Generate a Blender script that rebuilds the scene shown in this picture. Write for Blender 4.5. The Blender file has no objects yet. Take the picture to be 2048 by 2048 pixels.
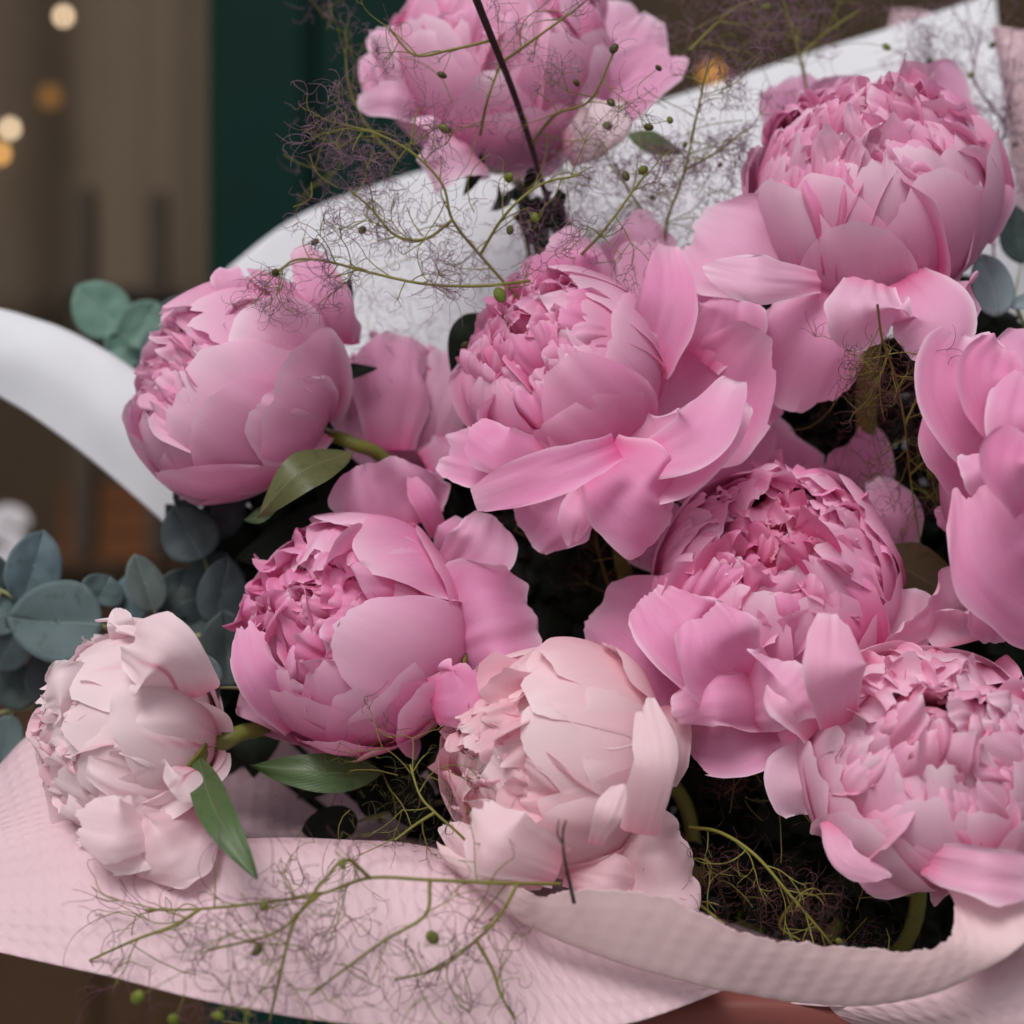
import bpy, math, random
import numpy as np
from mathutils import Matrix, Vector

# ---------------------------------------------------------------- camera, world, sun, exposure
scn = bpy.context.scene
CAM_Y = -0.85            # camera stands 0.85 m in front of the middle of the bouquet
WIDTH = 0.42             # metres across the frame at y = 0
FOV = 2 * math.atan(WIDTH / 2 / -CAM_Y)
cam_d = bpy.data.cameras.new("camera")
cam = bpy.data.objects.new("camera", cam_d)
scn.collection.objects.link(cam)
cam.location = (0, CAM_Y, 0)
cam.rotation_euler = (math.radians(90), 0, 0)
cam_d.sensor_width = 36
cam_d.angle = FOV
cam_d.clip_start = 0.02
cam_d.clip_end = 200
cam_d.dof.use_dof = True
cam_d.dof.focus_distance = 0.815
cam_d.dof.aperture_fstop = 4.6
cam_d.dof.aperture_blades = 0
scn.camera = cam

world = bpy.data.worlds.new("World")
scn.world = world
world.use_nodes = True
wn, wl = world.node_tree.nodes, world.node_tree.links
wn.clear()
SUN_EL, SUN_ROT = math.radians(48), math.radians(200)
sky = wn.new("ShaderNodeTexSky")
sky.sky_type = 'NISHITA'
sky.sun_disc = False
sky.sun_elevation = SUN_EL
sky.sun_rotation = SUN_ROT
sky.air_density = 1.0
sky.dust_density = 4.0
sky.ozone_density = 1.0
hs = wn.new("ShaderNodeHueSaturation")
hs.inputs["Saturation"].default_value = 0.30
bg = wn.new("ShaderNodeBackground")
bg.inputs["Strength"].default_value = 0.085
wo = wn.new("ShaderNodeOutputWorld")
wl.new(sky.outputs[0], hs.inputs["Color"])
wl.new(hs.outputs[0], bg.inputs["Color"])
wl.new(bg.outputs[0], wo.inputs["Surface"])

sun_d = bpy.data.lights.new("sun", 'SUN')
sun_d.energy = 1.5
sun_d.angle = math.radians(26)
sun_d.color = (1.0, 0.985, 0.97)
sun = bpy.data.objects.new("sun", sun_d)
scn.collection.objects.link(sun)
# rotation 180 deg = sun behind the camera (-Y); a bit to the left
sx = math.sin(SUN_ROT) * math.cos(SUN_EL)
sy = math.cos(SUN_ROT) * math.cos(SUN_EL)
sz = math.sin(SUN_EL)
sun.rotation_euler = Vector((sx, sy, sz)).to_track_quat('Z', 'Y').to_euler()

scn.view_settings.view_transform = 'Standard'
scn.view_settings.look = 'None'
scn.view_settings.gamma = 1.0
scn.view_settings.use_curve_mapping = False
scn.view_settings.exposure = 0.06
scn.render.engine = 'CYCLES'
scn.cycles.use_denoising = True
scn.cycles.max_bounces = 10
scn.cycles.diffuse_bounces = 8
scn.cycles.use_adaptive_sampling = True
scn.cycles.adaptive_threshold = 0.02
scn.cycles.transmission_bounces = 6
scn.cycles.transparent_max_bounces = 10
scn.cycles.sample_clamp_indirect = 6.0

# ---------------------------------------------------------------- helpers
COL = scn.collection
rng = np.random.default_rng(7)
SP = WIDTH / 2048.0


def P(px, py, y=0.0):
    """photo pixel (2048 frame) at depth y -> world point"""
    k = (y - CAM_Y) / -CAM_Y
    return np.array([(px - 1024) * SP * k, y, (1024 - py) * SP * k])


def unit(v):
    v = np.asarray(v, float)
    return v / max(np.linalg.norm(v), 1e-12)


def unitr(a):
    return a / np.maximum(np.linalg.norm(a, axis=-1, keepdims=True), 1e-12)


def noise1(x, seed):
    """smooth 1-D value noise, -1..1"""
    x = np.asarray(x, float)
    i = np.floor(x).astype(int)
    f = x - i
    f = f * f * (3 - 2 * f)

    def h(n):
        s = np.sin(n * 127.1 + seed * 311.7) * 43758.5453
        return (s - np.floor(s)) * 2 - 1
    return h(i) * (1 - f) + h(i + 1) * f


def noise2(x, y, seed):
    x, y = np.broadcast_arrays(np.asarray(x, float), np.asarray(y, float))
    i, j = np.floor(x).astype(int), np.floor(y).astype(int)
    f, g = x - i, y - j
    f, g = f * f * (3 - 2 * f), g * g * (3 - 2 * g)

    def h(a, b):
        s = np.sin(a * 127.1 + b * 269.5 + seed * 311.7) * 43758.5453
        return (s - np.floor(s)) * 2 - 1
    return (h(i, j) * (1 - f) + h(i + 1, j) * f) * (1 - g) + (h(i, j + 1) * (1 - f) + h(i + 1, j + 1) * f) * g


def cat_rom(pts, n):
    """smooth curve through the control points, n samples, any dimension"""
    pts = np.asarray(pts, float)
    m = len(pts)
    if m == 2:
        t = np.linspace(0, 1, n)[:, None]
        return pts[0] * (1 - t) + pts[1] * t
    ext = np.vstack([2 * pts[0] - pts[1], pts, 2 * pts[-1] - pts[-2]])
    t = np.linspace(0, m - 1, n)
    i = np.minimum(t.astype(int), m - 2)
    f = (t - i)[:, None]
    p0, p1, p2, p3 = ext[i], ext[i + 1], ext[i + 2], ext[i + 3]
    return 0.5 * ((2 * p1) + (-p0 + p2) * f + (2 * p0 - 5 * p1 + 4 * p2 - p3) * f ** 2 + (-p0 + 3 * p1 - 3 * p2 + p3) * f ** 3)


def interp(arr, t):
    """linear lookup of rows of arr at t in 0..1 (t any shape)"""
    n = len(arr) - 1
    x = np.clip(t, 0, 1) * n
    i = np.minimum(x.astype(int), n - 1)
    f = x - i
    if arr.ndim > 1:
        f = f[..., None]
    return arr[i] * (1 - f) + arr[i + 1] * f


def mesh_from(name, V, F, col=None, pc=None, smooth=True):
    """V (n,3), F (m,4) or (m,3)"""
    me = bpy.data.meshes.new(name)
    V = np.ascontiguousarray(V, np.float32)
    F = np.ascontiguousarray(F, np.int32)
    me.vertices.add(len(V))
    me.vertices.foreach_set("co", V.ravel())
    k = F.shape[1]
    me.loops.add(F.size)
    me.loops.foreach_set("vertex_index", F.ravel())
    me.polygons.add(len(F))
    me.polygons.foreach_set("loop_start", np.arange(0, F.size, k, dtype=np.int32))
    if smooth:
        me.polygons.foreach_set("use_smooth", np.ones(len(F), bool))
    if col is not None:
        a = me.attributes.new("tint", 'FLOAT_COLOR', 'POINT')
        c = np.ones((len(V), 4), np.float32)
        c[:, :3] = col
        a.data.foreach_set("color", c.ravel())
    if pc is not None:
        a = me.attributes.new("place", 'FLOAT_VECTOR', 'POINT')
        a.data.foreach_set("vector", np.ascontiguousarray(pc, np.float32).ravel())
    me.update(calc_edges=True)
    me.validate()
    return me


_grid_cache = {}


def grid_faces(nv, nu):
    if (nv, nu) not in _grid_cache:
        idx = np.arange(nv * nu).reshape(nv, nu)
        _grid_cache[(nv, nu)] = np.stack([idx[:-1, :-1], idx[:-1, 1:], idx[1:, 1:], idx[1:, :-1]], -1).reshape(-1, 4)
    return _grid_cache[(nv, nu)]


def link(name, me, mat, parent=None):
    o = bpy.data.objects.new(name, me)
    COL.objects.link(o)
    if me is not None and mat is not None:
        me.materials.append(mat)
    if parent is not None:
        o.parent = parent
    return o


def tag(o, label, cat, group=None, kind=None):
    if label:
        o["label"] = label
    if cat:
        o["category"] = cat
    if group:
        o["group"] = group
    if kind:
        o["kind"] = kind
    return o


def empty(name, loc=(0, 0, 0), rot=None):
    o = bpy.data.objects.new(name, None)
    COL.objects.link(o)
    o.empty_display_size = 0.01
    if rot is not None:
        M = Matrix([list(r) for r in rot]).to_4x4()
        M.translation = Vector(loc)
        o.matrix_world = M
    else:
        o.location = loc
    return o


def tube(pts, rad, sides=6, cap=True):
    """tube along pts (n,3) with radii (n,) -> V, F quads"""
    pts = np.asarray(pts, float)
    n = len(pts)
    rad = np.broadcast_to(np.asarray(rad, float), (n,))
    T = unitr(np.gradient(pts, axis=0))
    ref = np.array([0.31, 0.22, 0.93])
    if abs(np.dot(T[0], ref)) > 0.9:
        ref = np.array([0.93, 0.2, 0.3])
    A = unitr(np.cross(T, ref))
    B = np.cross(T, A)
    a = np.linspace(0, 2 * np.pi, sides, endpoint=False)
    ring = A[:, None, :] * np.cos(a)[None, :, None] + B[:, None, :] * np.sin(a)[None, :, None]
    V = (pts[:, None, :] + ring * rad[:, None, None]).reshape(-1, 3)
    idx = np.arange(n * sides).reshape(n, sides)
    nx = np.roll(idx, -1, 1)
    F = np.stack([idx[:-1], nx[:-1], nx[1:], idx[1:]], -1).reshape(-1, 4)
    if cap:
        V = np.vstack([V, pts[0], pts[-1]])
        c0, c1 = n * sides, n * sides + 1
        f0 = np.stack([np.full(sides // 2, c0), idx[0][0::2][:sides // 2], idx[0][1::2][:sides // 2], idx[0][np.arange(2, sides + 2, 2) % sides][:sides // 2]], -1)
        f1 = np.stack([np.full(sides // 2, c1), idx[-1][0::2][:sides // 2], idx[-1][1::2][:sides // 2], idx[-1][np.arange(2, sides + 2, 2) % sides][:sides // 2]], -1)
        if sides % 2 == 0:
            F = np.vstack([F, f0, f1])
    return V, F


class Bag:
    def __init__(self):
        self.V, self.F, self.n = [], [], 0

    def add(self, V, F):
        self.V.append(V)
        self.F.append(F + self.n)
        self.n += len(V)

    def mesh(self, name):
        return mesh_from(name, np.vstack(self.V), np.vstack(self.F))


# ---------------------------------------------------------------- materials
def new_mat(name):
    m = bpy.data.materials.new(name)
    m.use_nodes = True
    nt = m.node_tree
    nt.nodes.clear()
    out = nt.nodes.new("ShaderNodeOutputMaterial")
    return m, nt, out


def nd(nt, kind, **inp):
    n = nt.nodes.new(kind)
    for k, v in inp.items():
        k2 = k.replace("_", " ")
        if k2 in n.inputs:
            n.inputs[k2].default_value = v
        else:
            setattr(n, k, v)
    return n


def math_node(nt, op, a=None, b=None):
    n = nt.nodes.new("ShaderNodeMath")
    n.operation = op
    for i, x in enumerate((a, b)):
        if x is None:
            continue
        if isinstance(x, (int, float)):
            n.inputs[i].default_value = x
        else:
            nt.links.new(x, n.inputs[i])
    return n.outputs[0]


def mix_col(nt, fac, a, b, blend='MIX'):
    n = nt.nodes.new("ShaderNodeMix")
    n.data_type = 'RGBA'
    n.blend_type = blend
    for sock, x in ((n.inputs[0], fac), (n.inputs[6], a), (n.inputs[7], b)):
        if isinstance(x, (int, float)):
            sock.default_value = x
        elif isinstance(x, tuple):
            sock.default_value = (*x, 1) if len(x) == 3 else x
        else:
            nt.links.new(x, sock)
    return n.outputs[2]


def petal_material():
    m, nt, out = new_mat("petal")
    L = nt.links
    tint = nd(nt, "ShaderNodeAttribute", attribute_name="tint")
    place = nd(nt, "ShaderNodeAttribute", attribute_name="place")
    mp = nd(nt, "ShaderNodeMapping")
    mp.inputs["Scale"].default_value = (34, 1.5, 9)
    L.new(place.outputs["Vector"], mp.inputs["Vector"])
    vein = nd(nt, "ShaderNodeTexNoise", Scale=2.2, Detail=3.0, Roughness=0.6)
    L.new(mp.outputs[0], vein.inputs["Vector"])
    mp2 = nd(nt, "ShaderNodeMapping")
    mp2.inputs["Scale"].default_value = (1.6, 1.6, 9)
    L.new(place.outputs["Vector"], mp2.inputs["Vector"])
    blot = nd(nt, "ShaderNodeTexNoise", Scale=2.0, Detail=3.0, Roughness=0.55)
    L.new(mp2.outputs[0], blot.inputs["Vector"])
    g = nd(nt, "ShaderNodeMapRange")
    g.inputs[1].default_value, g.inputs[2].default_value = 0.3, 0.7
    g.inputs[3].default_value, g.inputs[4].default_value = 0.0, 0.17
    L.new(vein.outputs[0], g.inputs[0])
    sat = mix_col(nt, g.outputs[0], tint.outputs["Color"], tint.outputs["Color"], 'MULTIPLY')
    g2 = nd(nt, "ShaderNodeMapRange")
    g2.inputs[1].default_value, g2.inputs[2].default_value = 0.45, 0.75
    g2.inputs[3].default_value, g2.inputs[4].default_value = 0.0, 0.14
    L.new(blot.outputs[0], g2.inputs[0])
    colr = mix_col(nt, g2.outputs[0], sat, (0.90, 0.72, 0.82))
    bump = nd(nt, "ShaderNodeBump", Strength=0.07, Distance=0.0009)
    L.new(vein.outputs[0], bump.inputs["Height"])
    fine = nd(nt, "ShaderNodeTexNoise", Scale=900.0, Detail=2.0)
    tc = nd(nt, "ShaderNodeTexCoord")
    L.new(tc.outputs["Object"], fine.inputs["Vector"])
    bump2 = nd(nt, "ShaderNodeBump", Strength=0.10, Distance=0.0006)
    L.new(fine.outputs[0], bump2.inputs["Height"])
    L.new(bump.outputs[0], bump2.inputs["Normal"])
    pr = nd(nt, "ShaderNodeBsdfPrincipled", Roughness=0.55)
    pr.inputs["Specular IOR Level"].default_value = 0.22
    pr.inputs["Sheen Weight"].default_value = 0.0
    pr.inputs["Sheen Roughness"].default_value = 0.5
    L.new(colr, pr.inputs["Base Color"])
    L.new(bump2.outputs[0], pr.inputs["Normal"])
    tr = nd(nt, "ShaderNodeBsdfTranslucent")
    L.new(colr, tr.inputs["Color"])
    L.new(bump2.outputs[0], tr.inputs["Normal"])
    mx = nd(nt, "ShaderNodeMixShader", Fac=0.36)
    L.new(pr.outputs[0], mx.inputs[1])
    L.new(tr.outputs[0], mx.inputs[2])
    L.new(mx.outputs[0], out.inputs["Surface"])
    return m


def leaf_material(name, base, vein_col, rough=0.42, transl=0.18, mottling=0.35, glaucous=0.0, spec=0.4):
    m, nt, out = new_mat(name)
    L = nt.links
    place = nd(nt, "ShaderNodeAttribute", attribute_name="place")
    sep = nd(nt, "ShaderNodeSeparateXYZ")
    L.new(place.outputs["Vector"], sep.inputs[0])
    au = math_node(nt, 'ABSOLUTE', sep.outputs[0])
    # midrib and side veins
    mid = nd(nt, "ShaderNodeMapRange")
    mid.inputs[1].default_value, mid.inputs[2].default_value = 0.0, 0.06
    mid.inputs[3].default_value, mid.inputs[4].default_value = 0.8, 0.0
    L.new(au, mid.inputs[0])
    ph = math_node(nt, 'ADD', math_node(nt, 'MULTIPLY', sep.outputs[1], 8.0), math_node(nt, 'MULTIPLY', au, -3.0))
    wv = math_node(nt, 'SINE', math_node(nt, 'MULTIPLY', ph, 6.283))
    wv = math_node(nt, 'POWER', math_node(nt, 'ABSOLUTE', wv), 14.0)
    wv = math_node(nt, 'MULTIPLY', wv, 0.22)
    vfac = math_node(nt, 'MAXIMUM', mid.outputs[0], wv)
    tc = nd(nt, "ShaderNodeTexCoord")
    nz = nd(nt, "ShaderNodeTexNoise", Scale=70.0, Detail=4.0, Roughness=0.65)
    L.new(tc.outputs["Object"], nz.inputs["Vector"])
    nz2 = nd(nt, "ShaderNodeTexNoise", Scale=260.0, Detail=3.0)
    L.new(tc.outputs["Object"], nz2.inputs["Vector"])
    dark = tuple(c * 0.45 for c in base)
    r = nd(nt, "ShaderNodeMapRange")
    r.inputs[1].default_value, r.inputs[2].default_value = 0.35, 0.75
    r.inputs[4].default_value = mottling
    L.new(nz.outputs[0], r.inputs[0])
    c1 = mix_col(nt, r.outputs[0], base, dark)
    spot = nd(nt, "ShaderNodeTexNoise", Scale=190.0, Detail=2.0)
    L.new(tc.outputs["Object"], spot.inputs["Vector"])
    sr = nd(nt, "ShaderNodeMapRange")
    sr.inputs[1].default_value, sr.inputs[2].default_value = 0.60, 0.70
    sr.inputs[4].default_value = mottling * 1.3
    L.new(spot.outputs[0], sr.inputs[0])
    c1 = mix_col(nt, sr.outputs[0], c1, dark)
    c2 = mix_col(nt, vfac, c1, vein_col)
    bump = nd(nt, "ShaderNodeBump", Strength=0.25, Distance=0.0008)
    L.new(math_node(nt, 'ADD', vfac, math_node(nt, 'MULTIPLY', nz2.outputs[0], 0.5)), bump.inputs["Height"])
    pr = nd(nt, "ShaderNodeBsdfPrincipled", Roughness=rough)
    pr.inputs["Specular IOR Level"].default_value = spec
    pr.inputs["Sheen Weight"].default_value = glaucous
    L.new(c2, pr.inputs["Base Color"])
    L.new(bump.outputs[0], pr.inputs["Normal"])
    tr = nd(nt, "ShaderNodeBsdfTranslucent")
    L.new(c2, tr.inputs["Color"])
    mx = nd(nt, "ShaderNodeMixShader", Fac=transl)
    L.new(pr.outputs[0], mx.inputs[1])
    L.new(tr.outputs[0], mx.inputs[2])
    L.new(mx.outputs[0], out.inputs["Surface"])
    return m


def plain(name, col, rough=0.6, var=0.3, scale=40.0, spec=0.3, bumpd=0.0004):
    m, nt, out = new_mat(name)
    L = nt.links
    tc = nd(nt, "ShaderNodeTexCoord")
    nz = nd(nt, "ShaderNodeTexNoise", Scale=scale, Detail=4.0, Roughness=0.6)
    L.new(tc.outputs["Object"], nz.inputs["Vector"])
    c = mix_col(nt, nz.outputs[0], tuple(min(1, x * (1 + var)) for x in col), tuple(x * (1 - var) for x in col))
    bump = nd(nt, "ShaderNodeBump", Strength=0.2, Distance=bumpd)
    L.new(nz.outputs[0], bump.inputs["Height"])
    pr = nd(nt, "ShaderNodeBsdfPrincipled", Roughness=rough)
    pr.inputs["Specular IOR Level"].default_value = spec
    L.new(c, pr.inputs["Base Color"])
    L.new(bump.outputs[0], pr.inputs["Normal"])
    L.new(pr.outputs[0], out.inputs["Surface"])
    return m


def paper_material(name, col, emboss, transl=0.15, cell=0.0085):
    """wrapping paper; 'place' holds metres along the sheet"""
    m, nt, out = new_mat(name)
    L = nt.links
    place = nd(nt, "ShaderNodeAttribute", attribute_name="place")
    tc = nd(nt, "ShaderNodeTexCoord")
    nz = nd(nt, "ShaderNodeTexNoise", Scale=30.0, Detail=5.0, Roughness=0.6)
    L.new(tc.outputs["Object"], nz.inputs["Vector"])
    fib = nd(nt, "ShaderNodeTexNoise", Scale=1400.0, Detail=3.0)
    L.new(tc.outputs["Object"], fib.inputs["Vector"])
    c = mix_col(nt, nz.outputs[0], tuple(x * 0.96 for x in col), tuple(min(1, x * 1.03) for x in col))
    h = math_node(nt, 'MULTIPLY', fib.outputs[0], 0.05)
    if emboss > 0:
        sep = nd(nt, "ShaderNodeSeparateXYZ")
        L.new(place.outputs["Vector"], sep.inputs[0])
        k = 2 * math.pi / cell
        a = math_node(nt, 'ADD', math_node(nt, 'MULTIPLY', sep.outputs[0], k * 0.62), math_node(nt, 'MULTIPLY', sep.outputs[1], k * 0.5))
        b = math_node(nt, 'SUBTRACT', math_node(nt, 'MULTIPLY', sep.outputs[0], k * 0.62), math_node(nt, 'MULTIPLY', sep.outputs[1], k * 0.5))
        p = math_node(nt, 'MULTIPLY', math_node(nt, 'SINE', a), math_node(nt, 'SINE', b))
        p = math_node(nt, 'MAXIMUM', p, -0.15)
        p = math_node(nt, 'MULTIPLY', p, emboss)
        h = math_node(nt, 'ADD', h, p)
    bump = nd(nt, "ShaderNodeBump", Strength=0.6, Distance=0.0012)
    L.new(h, bump.inputs["Height"])
    pr = nd(nt, "ShaderNodeBsdfPrincipled", Roughness=0.5)
    pr.inputs["Specular IOR Level"].default_value = 0.3
    L.new(c, pr.inputs["Base Color"])
    L.new(bump.outputs[0], pr.inputs["Normal"])
    tr = nd(nt, "ShaderNodeBsdfTranslucent")
    L.new(c, tr.inputs["Color"])
    mx = nd(nt, "ShaderNodeMixShader", Fac=transl)
    L.new(pr.outputs[0], mx.inputs[1])
    L.new(tr.outputs[0], mx.inputs[2])
    L.new(mx.outputs[0], out.inputs["Surface"])
    return m


def emit(name, col, s):
    m, nt, out = new_mat(name)
    e = nd(nt, "ShaderNodeEmission", Strength=s)
    e.inputs["Color"].default_value = (*col, 1)
    nt.links.new(e.outputs[0], out.inputs["Surface"])
    return m


M_PETAL = petal_material()
M_LEAF = leaf_material("peony_leaf", (0.075, 0.13, 0.045), (0.16, 0.21, 0.09), rough=0.36)
M_OLIVE = leaf_material("olive_leaf", (0.12, 0.13, 0.05), (0.19, 0.18, 0.09), rough=0.45)
M_BROWNLEAF = leaf_material("brown_leaf", (0.085, 0.06, 0.028), (0.12, 0.09, 0.05), rough=0.5)
M_DARK = leaf_material("dark_leaf_gap_shade", (0.011, 0.016, 0.010), (0.017, 0.022, 0.014), rough=0.6, transl=0.03, spec=0.15)  # dark leaves; the near-black also carries the shade between the flowers
M_EUC = leaf_material("eucalyptus_leaf", (0.085, 0.130, 0.135), (0.15, 0.20, 0.19), rough=0.62, transl=0.10, mottling=0.4, glaucous=0.25)
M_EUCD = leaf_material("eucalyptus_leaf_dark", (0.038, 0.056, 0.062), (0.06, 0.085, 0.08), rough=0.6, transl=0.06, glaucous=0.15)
M_EUCM = leaf_material("eucalyptus_leaf_grey", (0.10, 0.135, 0.125), (0.16, 0.20, 0.17), rough=0.66, transl=0.10, mottling=0.6, glaucous=0.2)
M_EUCO = leaf_material("eucalyptus_leaf_blue", (0.075, 0.125, 0.145), (0.14, 0.19, 0.20), rough=0.58, transl=0.10, mottling=0.5, glaucous=0.25)
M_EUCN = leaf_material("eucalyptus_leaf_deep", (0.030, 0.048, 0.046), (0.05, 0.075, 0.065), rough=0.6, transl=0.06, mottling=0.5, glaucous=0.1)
M_EUCP = leaf_material("eucalyptus_leaf_pale", (0.30, 0.38, 0.42), (0.42, 0.5, 0.5), rough=0.6, transl=0.1, mottling=0.15, glaucous=0.2)
M_EUCG = leaf_material("eucalyptus_leaf_green", (0.13, 0.25, 0.20), (0.2, 0.3, 0.25), rough=0.6, transl=0.12, glaucous=0.2)
M_SEPAL = plain("sepal", (0.17, 0.17, 0.035), 0.45, 0.35, 90)
M_STEM = plain("flower_stem", (0.19, 0.21, 0.045), 0.42, 0.25, 60)
M_ESTEM = plain("eucalyptus_stem", (0.28, 0.30, 0.14), 0.5, 0.2, 60)
M_TWIG = plain("green_twig", (0.19, 0.175, 0.035), 0.5, 0.35, 60)
M_TWIGD = plain("dark_twig", (0.045, 0.02, 0.022), 0.55, 0.5, 200)
M_HAIR = plain("purple_hair", (0.24, 0.13, 0.185), 0.6, 0.35, 60)
M_HAIRV = plain("violet_hair", (0.14, 0.05, 0.085), 0.6, 0.35, 60)
M_HAIRR = plain("rust_hair", (0.10, 0.04, 0.038), 0.6, 0.4, 60)
M_HAIRG = plain("green_hair", (0.075, 0.072, 0.026), 0.6, 0.35, 60)
M_SEED = plain("green_seed", (0.13, 0.155, 0.022), 0.5, 0.5, 400)
M_SEEDD = plain("brown_seed", (0.07, 0.065, 0.02), 0.45, 0.4, 300)
M_WHITE = paper_material("white_paper", (0.74, 0.75, 0.79), 0.0, transl=0.12)
M_BAND = paper_material("pink_paper_band", (0.82, 0.60, 0.625), 0.08, transl=0.22, cell=0.006)
M_PINK = paper_material("pink_paper", (0.78, 0.56, 0.615), 0.55, transl=0.16)

# ---------------------------------------------------------------- the shop front behind (setting)
def box_obj(name, x0, x1, y0, y1, z0, z1, mat, parent=None, bevel=0.004):
    import bmesh
    bm = bmesh.new()
    bmesh.ops.create_cube(bm, size=1)
    for v in bm.verts:
        v.co = Vector(((x0 + x1) / 2 + v.co.x * (x1 - x0), (y0 + y1) / 2 + v.co.y * (y1 - y0), (z0 + z1) / 2 + v.co.z * (z1 - z0)))
    if bevel:
        bmesh.ops.bevel(bm, geom=bm.edges[:], offset=bevel, segments=2, affect='EDGES')
    me = bpy.data.meshes.new(name)
    bm.to_mesh(me)
    bm.free()
    return link(name, me, mat, parent)


M_GREEN = plain("green_paint", (0.0025, 0.019, 0.0155), 0.5, 0.2, 14, spec=0.08)
M_CURT = plain("curtain_cloth", (0.112, 0.080, 0.054), 0.9, 0.12, 6)
M_BACK = plain("shop_wall", (0.040, 0.023, 0.010), 0.8, 0.4, 5)
M_WOOD = plain("shelf_wood", (0.05, 0.022, 0.008), 0.6, 0.4, 8)
M_ORANGE = plain("orange_box", (0.15, 0.045, 0.009), 0.6, 0.5, 9)
M_LETTER = plain("white_letter", (0.62, 0.58, 0.62), 0.6, 0.05, 20)

pav = box_obj("pavement", -12, 12, -14, 0.79, -1.30, -1.22, plain("pavement", (0.24, 0.235, 0.225), 0.85, 0.2, 3), None, 0.0)  # unseen ground, added so light bounces up under the flowers
tag(pav, None, None, kind="structure")
GY = 0.80                                     # plane of the shop front
def X(px, y):
    return P(px, 0, y)[0]
def Z(py, y):
    return P(0, py, y)[2]

post = empty("door_post", (X(700, GY), GY, Z(2300, GY)))
tag(post, "dark green painted wooden door post behind the bouquet", "door post", kind=None)
def child_box(name, x0, x1, y0, y1, z0, z1, mat, parent, bevel=0.004):
    o = box_obj(name, x0, x1, y0, y1, z0, z1, mat, None, bevel)
    o.parent = parent
    o.matrix_parent_inverse = Matrix.Translation(parent.location).inverted()
    return o
zl, zh = Z(2400, GY), Z(-500, GY)
child_box("board", X(413, GY), X(622, GY), GY, GY + 0.06, zl, zh, M_GREEN, post, 0.008)
child_box("board", X(634, GY), X(860, GY), GY, GY + 0.06, zl, zh, M_GREEN, post, 0.008)
child_box("board", X(872, GY), X(1080, GY), GY, GY + 0.06, zl, zh, M_GREEN, post, 0.008)
child_box("backing_board", X(425, GY), X(1070, GY), GY + 0.062, GY + 0.09, zl, zh, M_GREEN, post, 0.004)

# curtain: a wavy sheet behind the window
CY = 1.25
cx = np.linspace(X(-500, CY), X(432, CY), 240)
cz = np.linspace(Z(700, CY), Z(-600, CY), 12)
gx, gz = np.meshgrid(cx, cz)
gy = CY + 0.030 * np.sin(gx * 42 + 1.5 * np.sin(gx * 9)) + 0.004 * np.sin(gx * 95)
cur = link("curtain", mesh_from("curtain", np.stack([gx, gy, gz], -1).reshape(-1, 3), grid_faces(12, 240)), M_CURT)
sm = cur.modifiers.new("thick", 'SOLIDIFY'); sm.thickness = 0.003
tag(cur, "grey brown gathered curtain hanging inside the shop window", "curtain")
bw = box_obj("shop_wall", X(-1500, 2.2), X(3500, 2.2), 2.2, 2.3, Z(3600, 2.2), Z(-900, 2.2), M_BACK, None, 0.0)
tag(bw, None, None, kind="structure")
# counter below the curtain with a box whose orange colour imitates a glow, all out of focus
SY = 1.30
ct = empty("shop_counter", (X(0, SY), SY, Z(2600, SY)))
tag(ct, "dark brown wooden counter inside the shop below the curtain", "counter")
child_box("counter_top", X(-700, SY), X(1500, SY), SY, SY + 0.4, Z(1145, SY), Z(1120, SY), M_WOOD, ct, 0.004)
child_box("front_panel", X(-700, SY), X(180, SY), SY + 0.03, SY + 0.06, Z(2600, SY), Z(1150, SY), M_WOOD, ct, 0.004)
child_box("front_panel", X(195, SY), X(640, SY), SY + 0.03, SY + 0.06, Z(2600, SY), Z(1150, SY), M_WOOD, ct, 0.004)
ob = empty("orange_crate", (X(230, 1.38), 1.38, Z(1120, 1.38)))
tag(ob, "small wooden crate coloured orange to imitate a glow on the counter inside the shop", "crate")
for k in range(3):
    z1 = Z(1118 - k * 52, 1.38)
    child_box("slat", X(120, 1.38), X(340, 1.38), 1.38, 1.39, z1, Z(1118 - k * 52 - 44, 1.38), M_ORANGE, ob, 0.002)
child_box("post", X(122, 1.38), X(140, 1.38), 1.392, 1.402, Z(1119, 1.38), Z(965, 1.38), M_ORANGE, ob, 0.002)
child_box("post", X(318, 1.38), X(336, 1.38), 1.392, 1.402, Z(1119, 1.38), Z(965, 1.38), M_ORANGE, ob, 0.002)

st = empty("display_stand", (X(230, 1.12), 1.12, Z(1120, 1.12)))
tag(st, "dark wooden display stand before the curtain inside the shop", "display stand")
M_STAND = plain("stand_wood", (0.045, 0.030, 0.020), 0.7, 0.3, 8)
child_box("leg", X(140, 1.12), X(186, 1.12), 1.12, 1.15, Z(1118, 1.12), Z(372, 1.12), M_STAND, st, 0.004)
child_box("leg", X(292, 1.12), X(330, 1.12), 1.12, 1.15, Z(1118, 1.12), Z(380, 1.12), M_STAND, st, 0.004)
child_box("shelf", X(128, 1.12), X(342, 1.12), 1.10, 1.22, Z(600, 1.12), Z(575, 1.12), M_STAND, st, 0.004)

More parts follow.
